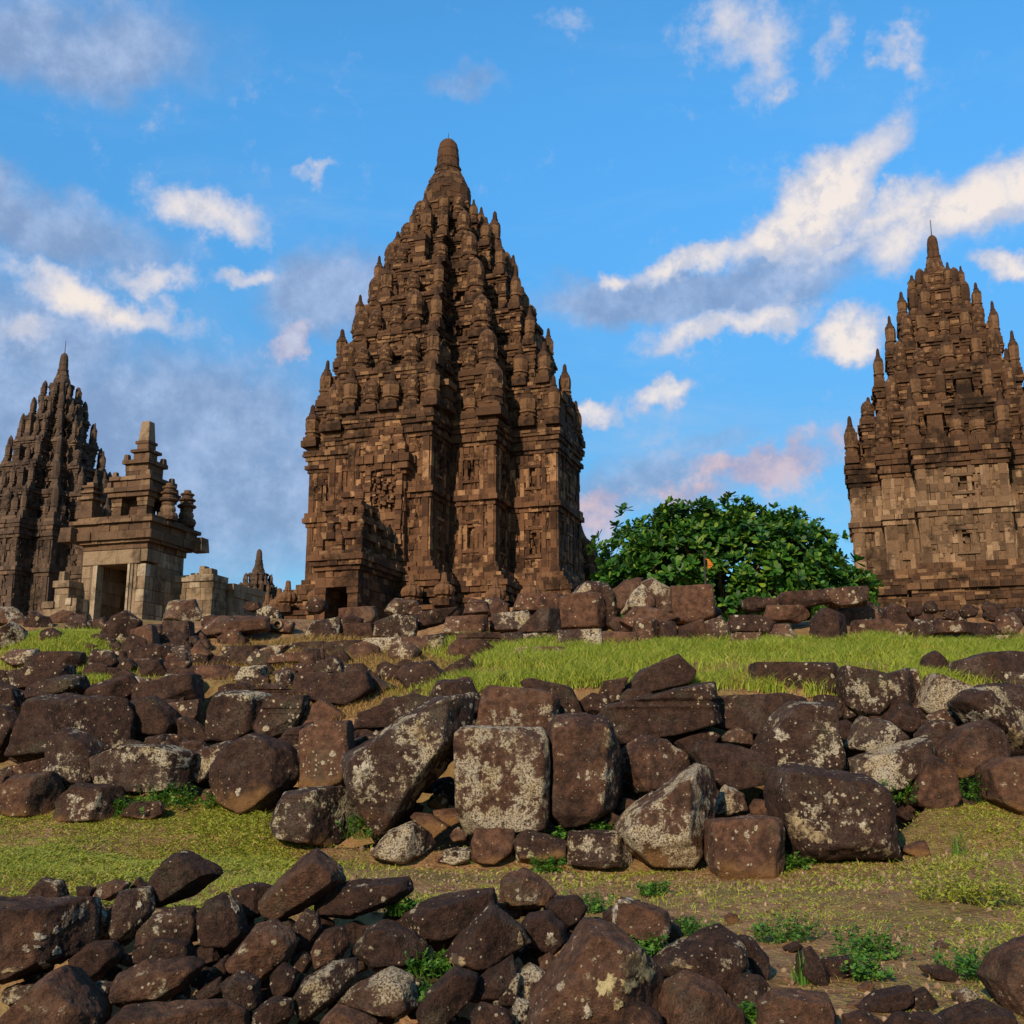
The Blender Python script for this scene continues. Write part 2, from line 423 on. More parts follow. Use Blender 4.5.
def mat_ground():
    m, t, b, out = new_mat('bare_soil')
    tc = N(t, 'ShaderNodeTexCoord'); v = tc.outputs['Object']
    n1 = noise(t, v, 1.1, 6, .6); n2 = noise(t, v, 7, 6, .65); n3 = noise(t, v, 45, 4, .7)
    c = mixc(t, ramp(t, n2.outputs[0], .3, .7), (.15, .072, .030), (.36, .21, .100))
    c = mixc(t, ramp(t, n3.outputs[0], .5, .8, 0, .6), c, (.36, .27, .17))
    c = mixc(t, ramp(t, n3.outputs[0], .28, .45, .6, 0), c, (.06, .035, .02))
    c = mixc(t, ramp(t, math_node(t, 'ADD', n1.outputs[0], math_node(t, 'MULTIPLY', n2.outputs[0], .35)), .62, .80, 0, .55), c, (.12, .11, .025))
    t.links.new(c, b.inputs['Base Color'])
    vo = N(t, 'ShaderNodeTexVoronoi'); setin(vo, 'Scale', 30); t.links.new(v, vo.inputs['Vector'])
    h = math_node(t, 'ADD', math_node(t, 'ADD', n2.outputs[0], math_node(t, 'MULTIPLY', n3.outputs[0], .5)), math_node(t, 'MULTIPLY', vo.outputs['Distance'], -.4))
    bump(t, b, h, .9, .04)
    return m

def mat_leaf(name, cols, trans=.35, rough=.55, spec=.35):
    m, t, b, out = new_mat(name)
    g = N(t, 'ShaderNodeNewGeometry')
    wn = N(t, 'ShaderNodeTexWhiteNoise', noise_dimensions='1D'); t.links.new(g.outputs['Random Per Island'], wn.inputs['W'])
    c = mixc(t, ramp(t, g.outputs['Random Per Island'], .1, .9, smooth=False), cols[0], cols[1])
    c = mixc(t, ramp(t, wn.outputs['Value'], .70, 1.0, smooth=False), c, cols[2])
    t.links.new(c, b.inputs['Base Color']); setin(b, 'Roughness', rough); setin(b, 'Specular IOR Level', spec)
    tr = N(t, 'ShaderNodeBsdfTranslucent'); t.links.new(c, tr.inputs[0])
    mx = N(t, 'ShaderNodeMixShader'); setin(mx, 0, trans)
    t.links.new(b.outputs[0], mx.inputs[1]); t.links.new(tr.outputs[0], mx.inputs[2]); t.links.new(mx.outputs[0], out.inputs[0])
    return m
def mat_plain(name, c1, c2, scale=5, rough=.8, bmp=.4):
    m, t, b, out = new_mat(name)
    tc = N(t, 'ShaderNodeTexCoord'); n = noise(t, tc.outputs['Object'], scale, 5, .6)
    t.links.new(mixc(t, ramp(t, n.outputs[0], .3, .7), c1, c2), b.inputs['Base Color']); setin(b, 'Roughness', rough)
    bump(t, b, n.outputs[0], bmp, .03)
    return m

M_ROCK = mat_rock()
M_TEMPLE = mat_masonry('brown_temple_masonry', (.038, .019, .012), (.142, .070, .036), (.44, .25, .13), .85)
M_ROOF = mat_masonry('dark_roof_masonry', (.034, .019, .012), (.105, .054, .029), (.32, .185, .095), .85)
M_TEMPLE_PALE = mat_masonry('tan_temple_masonry', (.080, .048, .030), (.19, .115, .066), (.40, .27, .165), .7)
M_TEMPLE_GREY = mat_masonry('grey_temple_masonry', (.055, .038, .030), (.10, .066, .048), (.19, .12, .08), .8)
M_GATE = mat_masonry('pale_gateway_masonry', (.13, .088, .058), (.28, .20, .13), (.52, .44, .33), .8)
M_GATE_DARK = mat_masonry('dark_gateway_masonry', (.075, .045, .030), (.15, .09, .055), (.30, .20, .12), .6)
M_CORE = mat_plain('shadowed_core_stone', (.030, .020, .014), (.055, .035, .024), 3)
M_SOIL = mat_ground()
M_GRASS = mat_leaf('fresh_grass_blades', ((.20, .29, .022), (.35, .41, .042), (.48, .40, .10)), .35)
M_DRY = mat_leaf('dry_grass_blades', ((.28, .165, .05), (.40, .26, .09), (.22, .18, .04)), .3)
M_WEED = mat_leaf('weed_leaves', ((.20, .26, .025), (.36, .38, .04), (.42, .32, .09)), .3)
M_TREE = mat_leaf('glossy_tree_leaves', ((.014, .060, .009), (.054, .165, .016), (.20, .30, .028)), .3, .48, .3)
M_HERB = mat_leaf('broad_weed_leaves', ((.04, .13, .012), (.08, .20, .02), (.16, .26, .03)), .3)
M_BARK = mat_plain('grey_bark', (.06, .045, .03), (.14, .11, .08), 9)
M_METAL = mat_plain('dark_metal_rod', (.02, .018, .017), (.04, .035, .03), 5, .5)
M_ORANGE = mat_plain('orange_cloth', (.42, .13, .015), (.5, .18, .03), 9, .8)
# ------------------------------------------------------------------ ground sheet
def build_ground():
    xs = np.concatenate([[-4000, -1200, -400, -150, -70, -40, -28, -20, -16], np.arange(-13, 13.01, .09), [16, 20, 28, 40, 70, 150, 400, 1200, 4000]])
    ys = np.concatenate([[-2000, -600, -150, -40, -12, -4, 0, 1.5, 2.5], np.arange(3.0, 20, .08), [21, 23, 26, 30, 36, 45, 60, 75, 90, 120, 200, 400, 1000, 4000]])
    X, Y = np.meshgrid(xs, ys)
    Z = tz(X, Y) - dip(X, Y)
    V = np.stack([X, Y, Z], -1).reshape(-1, 3)
    nx, ny = len(xs), len(ys)
    i = np.arange(nx - 1)[None, :] + nx * np.arange(ny - 1)[:, None]
    i = i.ravel()
    me = np_mesh('ground', V, np.stack([i, i + 1, i + nx + 1, i + nx], -1), True)
    me.materials.append(M_SOIL)
    o = bpy.data.objects.new('ground', me); COL.objects.link(o)
    o['kind'] = 'structure'; o['label'] = 'sandy soil ground sloping up under rubble and grass'; o['category'] = 'ground'
build_ground()

# ------------------------------------------------------------------ masonry tools
def plus_plan(c, h, p, s=1.0, o=0.0):
    """redented cross plan, counter-clockwise, front is -Y"""
    C, H, E = c * s + o, min(h * s + o, c * s + o - .02), (c + p) * s + o
    q = [(H, -E), (H, -C), (C, -C), (C, -H), (E, -H)]
    pts = []
    for k in range(4):
        ca, sa = (1, 0, -1, 0)[k], (0, 1, 0, -1)[k]
        pts += [(x * ca - y * sa, x * sa + y * ca) for x, y in q]
    # each quadrant shares its ends with the next one's mirrored start
    return pts
def rect_plan(x0, x1, y0, y1, o=0.0):
    return [(x0 - o, y0 - o), (x1 + o, y0 - o), (x1 + o, y1 + o), (x0 - o, y1 + o)]
def courses(mb, poly, z0, z1, hmax=.40, wmin=.45, wmax=1.0, jit=.035, depth=.55, niches=(), rr=random, miss=0.0):
    """lay rows of separate blocks along every edge of a plan between two heights"""
    n = max(1, round((z1 - z0) / hmax)); dz = (z1 - z0) / n
    k = len(poly)
    for r in range(n):
        za, zb = z0 + r * dz, z0 + (r + 1) * dz
        for e in range(k):
            (xa, ya), (xb, yb) = poly[e], poly[(e + 1) % k]
            L = math.hypot(xb - xa, yb - ya)
            if L < .02: continue
            tx, ty = (xb - xa) / L, (yb - ya) / L
            nx, ny = ty, -tx
            t = 0.0
            while t < L - 1e-6:
                w = rr.uniform(wmin, wmax)
                if L - t - w < wmin * .6: w = L - t
                t1 = min(L, t + w)
                skip = rr.random() < miss
                for (f0, f1, na, nb) in niches:
                    if L > f1 and abs((t + t1) / 2 - L / 2) < f0 + (t1 - t) * .3 and na <= (za + zb) / 2 <= nb: skip = True
                j = rr.gauss(0, jit) - (.28 if skip else 0)
                j = max(-.45, min(.10, j))
                g = rr.uniform(.003, .016)
                a0, a1 = t + g, t1 - g
                if t < 1e-6: a0 = rr.uniform(-.004, .006)
                if t1 > L - 1e-6: a1 = L + rr.uniform(-.006, .004)
                zc, zd = za + rr.uniform(.0, .012), zb - rr.uniform(.002, .016)
                P = lambda a, o_, z: (xa + tx * a + nx * o_, ya + ty * a + ny * o_, z)
                mb.hexa([P(a0, j, zc), P(a1, j, zc), P(a1, -depth, zc), P(a0, -depth, zc), P(a0, j, zd), P(a1, j, zd), P(a1, -depth, zd), P(a0, -depth, zd)])
                t = t1
def ledge_spots(poly, step, inset=.0):
    """corner and intermediate positions along a plan for pinnacles: (x, y, is_corner)"""
    res = []
    k = len(poly)
    for e in range(k):
        a, b, c = poly[e - 1], poly[e], poly[(e + 1) % k]
        cr = (b[0] - a[0]) * (c[1] - b[1]) - (b[1] - a[1]) * (c[0] - b[0])
        if cr > 0: res.append((b[0], b[1], True))
        L = math.hypot(c[0] - b[0], c[1] - b[1])
        m = int(L / step)
        for i in range(1, m):
            res.append((b[0] + (c[0] - b[0]) * i / m, b[1] + (c[1] - b[1]) * i / m, False))
    return res

PIN = [(0, 1.0), (.04, 1.06), (.06, .88), (.12, .88), (.14, 1.04), (.19, 1.04), (.21, .86), (.26, .95), (.40, 1.0), (.54, .97), (.62, .86), (.67, .66), (.70, .50), (.73, .56), (.75, .40), (.86, .34), (.95, .28), (1.0, .10)]
DOME = [(0, 1.0), (.05, 1.05), (.07, .90), (.16, .90), (.18, 1.05), (.25, 1.05), (.27, .90), (.45, 1.0), (.65, .98), (.80, .84), (.90, .60), (.94, .42), (1.0, .15)]
URN = [(0, 1.0), (.06, 1.05), (.08, .7), (.14, .7), (.18, 1.0), (.32, 1.12), (.46, 1.0), (.54, .72), (.57, .5), (.62, .55), (.66, .36), (.80, .30), (.96, .26), (1.0, .10)]
def prof(P, h, r): return [(a * h, b * r) for a, b in P]
def pin_geo(mb, x, y, z, h, r, P=PIN, seg=12, rib=.06):
    """a turret laid in separate drums of stone"""
    q = random.Random(int(h * 1000 + r * 7777 + x * 13))
    mb.box(x - r * 1.15, x + r * 1.15, y - r * 1.15, y + r * 1.15, z - .15, z + h * .10 - .004)
    mb.box(x - r * .95, x + r * .95, y - r * .95, y + r * .95, z + h * .10, z + h * .19)
    if P is DOME and r > .34:
        hh = h * .81; PT = prof(P, hh, r); ha = [a for a, b in PT]; ra = [b for a, b in PT]
        mb.lathe(x, y, z + h * .18, [(a, b * .93) for a, b in PT], seg)
        m = 11
        rows = [0, .06, .17, .26, .36, .46, .56, .66, .76, .86, .94]
        for i in range(len(rows) - 1):
            h0, h1 = rows[i] * hh, rows[i + 1] * hh; ph = q.random(); o = (.10, -.05, .09, 0, .03, .02, .0, .0, -.02, -.03)[i] * r
            for j in range(m):
                a0, a1 = 6.2832 * (j + ph) / m, 6.2832 * (j + ph + .97) / m
                k = o + q.uniform(-.03, .06) * r
                r0, r1 = float(np.interp(h0, ha, ra)) + k, float(np.interp(h1, ha, ra)) + k
                C = lambda a, rr_, zz: (x + rr_ * math.cos(a), y + rr_ * math.sin(a), z + h * .18 + zz)
                mb.hexa([C(a0, r0, h0), C(a1, r0, h0), C(a1, r0 * .7, h0), C(a0, r0 * .7, h0), C(a0, r1, h1 - .01), C(a1, r1, h1 - .01), C(a1, r1 * .7, h1 - .01), C(a0, r1 * .7, h1 - .01)])
        return
    pts = prof(P, h * .82, r); n = len(pts); cuts = [0, n // 4, n // 2, 3 * n // 4, n - 1]
    for i in range(4):
        k = q.uniform(.95, 1.05)
        seg_pts = pts[cuts[i]:cuts[i + 1] + 1]
        mb.lathe(x + q.gauss(0, .02) * r, y + q.gauss(0, .02) * r, z + h * .18 + (.004 if i % 2 else 0), [(a, b * k) for a, b in seg_pts], seg, rib, q.uniform(0, .5))

def carve(mb, poly, z0, z1, dens, out, rr):
    """weathered relief: small worn lumps standing proud of the wall"""
    k = len(poly)
    for e in range(k):
        (xa, ya), (xb, yb) = poly[e], poly[(e + 1) % k]
        L = math.hypot(xb - xa, yb - ya)
        if L < .5: continue
        tx, ty = (xb - xa) / L, (yb - ya) / L; nx, ny = ty, -tx
        for i in range(int(L * (z1 - z0) * dens)):
            a = rr.uniform(.08, L - .08); z = rr.uniform(z0, z1); w = rr.uniform(.04, .12); h = rr.uniform(.05, .20); o = rr.uniform(.03, out)
            P = lambda q, o_, zz: (xa + tx * q + nx * o_, ya + ty * q + ny * o_, zz)
            mb.hexa([P(a - w, .0, z - h), P(a + w, .0, z - h), P(a + w, -.2, z - h), P(a - w, -.2, z - h), P(a - w * .8, o, z + h), P(a + w * .8, o, z + h), P(a + w, -.2, z + h), P(a - w, -.2, z + h)])
def niche_frames(mb, poly, z0, z1, w, proud, minL):
    """pilasters, sill and hood round every blind niche"""
    k = len(poly)
    for e in range(k):
        (xa, ya), (xb, yb) = poly[e], poly[(e + 1) % k]
        L = math.hypot(xb - xa, yb - ya)
        if L < minL: continue
        tx, ty = (xb - xa) / L, (yb - ya) / L; nx, ny = ty, -tx
        def bar(a0, a1, za, zb, o1):
            P = lambda a, o_, z: (xa + tx * a + nx * o_, ya + ty * a + ny * o_, z)
            mb.hexa([P(a0, o1, za), P(a1, o1, za), P(a1, -.3, za), P(a0, -.3, za), P(a0, o1, zb), P(a1, o1, zb), P(a1, -.3, zb), P(a0, -.3, zb)])
        m = L / 2
        bar(m - w - .22, m - w, z0 + .003, z1 - .003, proud); bar(m + w, m + w + .22, z0 + .003, z1 - .003, proud)
        bar(m - w - .32, m + w + .32, z0 - .16, z0, proud + .05)
        bar(m - w - .30, m + w + .30, z1, z1 + .16, proud + .06)
    return

def temple(name, label, loc, rz, S, mats, group=None, seed=1, pin_parts=100):
    """S: spec with plan, platform, body courses, roof tiers and finial"""
    rr = random.Random(seed)
    root = empty(name, label, 'temple', (loc[0], loc[1], 0), rz, group)
    m_body, m_roof, m_base = mats
    c, h, p = S['plan']
    # platform
    if S.get('platform'):
        mb = MB()
        for (z0, z1, pl) in S['platform']:
            courses(mb, pl, z0, z1, .42, .5, 1.1, .04, .6, rr=rr)
            mb.prism([(x * .985, y * .985) for x, y in pl], z0, z1 - .012)
        mb.build('platform', m_base, root)
    # body: base mouldings, walls, band, cornice
    for part, segs, mat in (('base', S['base'], m_base), ('wall', S['wall'], m_body), ('cornice', S['cornice'], m_roof)):
        mb = MB()
        for sg in segs:
            z0, z1, o = sg[:3]; kind = sg[3] if len(sg) > 3 else 'm'
            pl = plus_plan(c, h, p, 1.0, o)
            if kind == 'w':       # wall zone: tall slabs and niches
                zm = (z0 + z1) / 2
                nz0, nz1 = z0 + (z1 - z0) * .22, z0 + (z1 - z0) * .68
                courses(mb, pl, z0, z1, .46, .22, .55, .05, .5, niches=((.20, 2.0, nz0, nz1),), rr=rr)
                niche_frames(mb, pl, nz0, nz1, .24, .075, 2.0)
                carve(mb, pl, z0 + .1, z1 - .1, 4.5, .15, rr)
                # corner pilasters
                for e in range(len(pl)):
                    (xa, ya), (xb, yb) = pl[e], pl[(e + 1) % len(pl)]
                    L = math.hypot(xb - xa, yb - ya)
                    if L < 1.6: continue
                    tx, ty = (xb - xa) / L, (yb - ya) / L; nx, ny = ty, -tx
                    for a0, a1 in ((.02, .42), (L - .42, L - .02), (L * .27 - .13, L * .27 + .13), (L * .73 - .13, L * .73 + .13)):
                        n_ = 3; dz_ = (z1 - z0) / n_
                        for q in range(n_):
                            oo = .07 + rr.uniform(-.02, .03)
                            P = lambda a, o_, z: (xa + tx * a + nx * o_, ya + ty * a + ny * o_, z)
                            za, zb = z0 + q * dz_ + .006, z0 + (q + 1) * dz_ - .008
                            mb.hexa([P(a0, oo, za), P(a1, oo, za), P(a1, -.2, za), P(a0, -.2, za), P(a0, oo, zb), P(a1, oo, zb), P(a1, -.2, zb), P(a0, -.2, zb)])
            else:
                courses(mb, pl, z0, z1, .26, .3, .75, .035, .6, rr=rr)
            mb.prism(plus_plan(c, h, p, 1.0, o - .42), z0, z1)
        mb.build(part, mat, root)
    # roof tiers
    pins = []
    mb = MB()
    T = S['tiers']
    for i, (z0, z1, z2, s, ov) in enumerate(T):
        pl = plus_plan(c, h, p, s, 0)
        hz = z1 - z0; zm = z0 + hz * .52
        courses(mb, pl, z0, zm, .30, .25, .6, .06, .5, niches=((.26, 1.5, z0 + hz * .12, zm - .1),), rr=rr)
        courses(mb, plus_plan(c, h, p, s, ov * .30), zm, zm + hz * .09, .2, .3, .7, .03, .5, rr=rr)
        courses(mb, plus_plan(c, h, p, s, ov * .50), zm + hz * .09, zm + hz * .18, .2, .3, .7, .03, .5, rr=rr)
        courses(mb, plus_plan(c, h, p, s, ov * .10), zm + hz * .18, z1, .28, .22, .5, .07, .5, rr=rr)
        carve(mb, pl, z0 + .1, z1, 3.5, .16, rr)
        mb.prism(plus_plan(c, h, p, s, -.40), z0, z2)
        nst = 4
        for q in range(nst):
            za, zb = z1 + (z2 - z1) * q / nst, z1 + (z2 - z1) * (q + 1) / nst
            courses(mb, plus_plan(c, h, p, s, ov * (.3, .6, 1.0, .75)[q]), za, zb, .3, .3, .75, .04, .5, rr=rr)
        # pinnacles stand on the ledge below this tier
        ps = T[i - 1][3] if i else 1.0
        pov = T[i - 1][4] if i else S['ledge']
        mid = ps * .70 + s * .30
        led = plus_plan(c, h, p, mid, pov * .45)
        hh = (z2 - z0)
        rmax = S.get('pin_r', .5)
        for (x, y, corner) in ledge_spots(led, 2.6 * rmax):
            k = rr.uniform(.88, 1.10); r0 = rmax * (.62 + .38 * s)
            if corner and abs(abs(x) - abs(y)) < .3 * (c - h) * mid:      # stout domed turrets on the core corners
                big_r = min(r0 * S.get('turret', 1.4), (c - h) * mid * .30 + .2)
                pins.append((hh * 1.12 * k, x * .95, y * .95, z0 - .05, big_r, DOME))
            elif corner and rr.random() < .10: pins.append((hh * .62 * k, x * .97, y * .97, z0 - .05, r0 * 1.05, DOME))      # broken or missing top
            elif corner: pins.append((hh * S.get('pin_h', 1.05) * k, x * .985, y * .985, z0 - .05, r0 * rr.uniform(.85, 1.0), PIN))
            else:
                f = rr.uniform(.93, .985); u_ = rr.random()
                if u_ < .60: pins.append((hh * rr.uniform(.60, 1.0), x * f, y * f, z0 - .05, r0 * rr.uniform(.85, 1.25), DOME if rr.random() < S.get('dome', .6) else PIN))
                elif u_ < .92:
                    w_, t_ = r0 * rr.uniform(.9, 1.3), hh * rr.uniform(.55, .9); x_, y_ = x * .95, y * .95
                    for q_ in range(5):
                        e_ = w_ * (1.12, .9, .95, .9, 1.15)[q_] + rr.uniform(-.03, .03)
                        mb.box(x_ - e_, x_ + e_, y_ - e_, y_ + e_, z0 + t_ * q_ / 5, z0 + t_ * (q_ + 1) / 5 - .008)
                    mb.box(x_ - w_ * .6, x_ + w_ * .6, y_ - w_ * .6, y_ + w_ * .6, z0 + t_, z0 + t_ * 1.15, .05)
    for (x, y, z, hh, r0) in S.get('extra_pins', ()): pins.append((hh, x, y, z, r0, PIN))      # tall ones standing clear of the roof
    mb.build('roof', m_roof, root)
    # crowning bell and spire
    zb, zs, zt, rb, rs = S['crown']
    mb = MB()
    H = zs - zb
    BP = [(0, rb * .98), (.15, rb * 1.03), (.3, rb * .97), (H * .22, rb * .99), (H * .40, rb * 1.0), (H * .52, rb * .97), (H * .66, rb * .88), (H * .78, rb * .76), (H * .80, rb * .78), (H * .88, rb * .66), (H * .97, rs * 1.2), (H, rs * 1.22), (H + .2, rs * 1.02)]
    mb.lathe(0, 0, zb - .2, [(a_, r_ * .95) for a_, r_ in BP], 30)
    ha = [q_[0] for q_ in BP]; ra = [q_[1] for q_ in BP]
    nrow = max(4, int(H / .36))
    for i in range(nrow):
        h0, h1 = (H + .15) * i / nrow, (H + .15) * (i + 1) / nrow
        m_ = max(9, int(rb * 9)); ph = rr.random()
        for j in range(m_):
            a0, a1 = 2 * math.pi * (j + ph) / m_, 2 * math.pi * (j + ph + .985) / m_
            k_ = rr.uniform(-.02, .035) * (1 + rb * .3)
            r0_, r1_ = float(np.interp(h0, ha, ra)) + k_, float(np.interp(h1, ha, ra)) + k_
            P = lambda a_, r_, z_: (r_ * math.cos(a_), r_ * math.sin(a_), zb - .2 + z_)
            mb.hexa([P(a0, r0_, h0), P(a1, r0_, h0), P(a1, r0_ * .6, h0), P(a0, r0_ * .6, h0), P(a0, r1_, h1 - .012), P(a1, r1_, h1 - .012), P(a1, r1_ * .6, h1 - .012), P(a0, r1_ * .6, h1 - .012)])
    mb.build('crowning_bell', m_roof, root)
    mb = MB()
    Hs = zt - zs
    mb.lathe(0, 0, zs - .05, [(0, rs * 1.15), (.16, rs * 1.18), (.2, rs), (Hs * .33, rs * .95), (Hs * .34, rs * .985), (Hs * .62, rs * .88), (Hs * .63, rs * .91), (Hs * .84, rs * .76), (Hs * .94, rs * .52), (Hs, rs * .2)], 20, .015)
    mb.build('spire', m_roof, root)
    if S.get('rod'):
        mb = MB(); mb.lathe(0, 0, zt - .2, [(0, .035), (S['rod'] + .2, .02)], 6); mb.build('lightning_rod', M_METAL, root)
    # pinnacle parts: the largest ones seen from the camera side on their own, the rest as one part
    d = Vector((math.sin(-rz), 0, 0))
    cz, sz = math.cos(rz), math.sin(rz)
    def facing(q):
        wx, wy = q[1] * cz - q[2] * sz, q[1] * sz + q[2] * cz
        vx, vy = loc[0], loc[1]; l = math.hypot(vx, vy)
        return -(wx * vx + wy * vy) / l
    pins.sort(key=lambda q: (facing(q) < -2.0, -q[0]))
    cache = {}
    rest = MB(); nrest = 0
    for i, q in enumerate(pins):
        if i < pin_parts:
            key = (round(q[0] * 5), round(q[4] * 14), q[5] is PIN)
            if key not in cache:
                mb = MB(); pin_geo(mb, 0, 0, 0, key[0] / 5, key[1] / 14, q[5]); me = mb.mesh('pinnacle'); me.materials.append(m_roof); cache[key] = me
            o = bpy.data.objects.new('pinnacle', cache[key]); COL.objects.link(o); o.parent = root; o.location = (q[1], q[2], q[3])
            o.rotation_euler = (rr.gauss(0, .012), rr.gauss(0, .012), rr.choice((0, 1.5708, 3.1416)) + rr.gauss(0, .03))
        else:
            pin_geo(rest, q[1], q[2], q[3], q[0], q[4], q[5], seg=8); nrest += 1
    if nrest:
        o = rest.build('small_pinnacles', m_roof, root); o['kind'] = 'stuff'
    return root

TH = R(18.5)
RZ = -TH
def local_to_world(loc, rz, x, y):
    return loc[0] + x * math.cos(rz) - y * math.sin(rz), loc[1] + x * math.sin(rz) + y * math.cos(rz)

# ------------------------------------------------------------------ the tall central temple
CEN = (at(442, 600, 72.0).x, 72.0)
S_BIG = dict(plan=(5.70, 2.70, 3.15),
    platform=[(3.0, 7.3, plus_plan(9.2, 5.0, 2.6)), (7.3, 7.75, plus_plan(9.2, 5.0, 2.6, 1, .18))],
    base=[(7.6, 8.3, 1.15), (8.3, 9.3, 1.25), (9.3, 9.6, 1.4), (9.6, 9.95, 1.02), (9.95, 10.3, 1.15), (10.3, 10.65, 1.25), (10.65, 10.95, .95), (10.95, 11.2, .70), (11.2, 11.55, .46), (11.55, 11.9, .20)],
    wall=[(11.9, 15.5, 0, 'w'), (15.5, 15.8, .12), (15.8, 16.15, .30), (16.15, 16.5, .20), (16.5, 19.3, 0, 'w')],
    cornice=[(19.3, 19.55, .12), (19.55, 19.85, .26), (19.85, 20.15, .12), (20.15, 20.45, .24), (20.45, 20.85, .36), (20.85, 21.3, .20)],
    ledge=.35,
    tiers=[(21.3, 23.3, 24.2, .945, .24), (24.2, 26.3, 27.1, .815, .28), (27.1, 29.2, 29.9, .695, .26), (29.9, 32.0, 32.7, .56, .24), (32.7, 34.6, 35.2, .415, .22), (35.2, 36.8, 37.3, .285, .18), (37.3, 38.6, 39.1, .20, .12)],
    extra_pins=[(3.65, 0, 35.1, 3.2, .46), (-3.65, 0, 34.9, 3.0, .44), (0, -3.65, 34.9, 3.0, .44), (0, 3.65, 34.9, 3.0, .44)],
    crown=(39.0, 42.1, 44.7, 1.70, .84), rod=.5)
big = temple('great_temple', 'tallest brown stone temple with a small dark doorway porch in front', CEN, RZ, S_BIG, (M_TEMPLE, M_ROOF, M_TEMPLE), seed=5)

def porch(root, mat, y_front, y_back, hw, z0, zdoor, zc, door_hw, tiers, seed, top=True):
    """doorway porch in the root's local frame, front towards -Y"""
    rr = random.Random(seed)
    mb = MB()
    for (x0, x1) in ((-hw, -door_hw), (door_hw, hw)):
        pl = rect_plan(x0, x1, y_front, y_back)
        courses(mb, pl, z0, zdoor, .42, .4, .8, .02, .3, rr=rr)
        mb.prism(rect_plan(x0, x1, y_front, y_back, -.2 if x1 - x0 > .6 else -.1), z0, zdoor)
        mb.box(x0 - .10, x1 + .10, y_front - .10, y_front + .35, z0 + .01, z0 + .55)
        mb.box(x0 - .06, x1 + .06, y_front - .06, y_front + .25, zdoor - .35, zdoor - .02)
    mb.box(-hw + .1, hw - .1, y_back - .5, y_back - .1, z0, zdoor)
    courses(mb, rect_plan(-hw, hw, y_front, y_back, .04), zdoor, zdoor + .55, .55, .9, 1.8, .02, .6, rr=rr)
    for k, (o, dz) in enumerate(((.0, .35), (.14, .25), (.30, .28), (.42, .34), (.25, .22))):
        za = zdoor + .55 + sum(q[1] for q in ((.0, .35), (.14, .25), (.30, .28), (.42, .34), (.25, .22))[:k])
        courses(mb, rect_plan(-hw, hw, y_front, y_back, o), za, za + dz, .36, .4, .9, .025, .6, rr=rr)
    zr = zdoor + .55 + 1.44
    mb.prism(rect_plan(-hw, hw, y_front, y_back, -.3), zdoor + .01, zr)
    mb.build('porch', mat, root)
    # stepped roof of the porch
    mb = MB()
    z = zr
    for (s, hh) in tiers:
        cy = (y_front + y_back) / 2; hy = (y_back - y_front) / 2
        courses(mb, rect_plan(-hw * s, hw * s, cy - hy * s, cy + hy * s), z, z + hh * .65, .36, .3, .6, .04, .4, rr=rr)
        courses(mb, rect_plan(-hw * s, hw * s, cy - hy * s, cy + hy * s, .16), z + hh * .65, z + hh, .3, .4, .8, .03, .4, rr=rr)
        mb.prism(rect_plan(-hw * s, hw * s, cy - hy * s, cy + hy * s, -.15), z, z + hh)
        for sx in (-1, 1):
            for yy in (cy - hy * s * 1.05, cy, cy + hy * s * 1.05):
                pin_geo(mb, sx * (hw * s + .12), yy, z, hh * 1.0, .22, seg=8)
        pin_geo(mb, 0, cy - hy * s - .14, z, hh * 1.1, .26, seg=8)
        z += hh
    pin_geo(mb, 0, (y_front + y_back) / 2, z, 1.3, .30, seg=10)
    mb.build('porch_roof', mat, root)
porch(big, M_TEMPLE, -15.0, -10.2, 1.25, 5.5, 9.35, 12, .68, ((.86, 1.1), (.62, 1.0), (.40, .9)), 3)
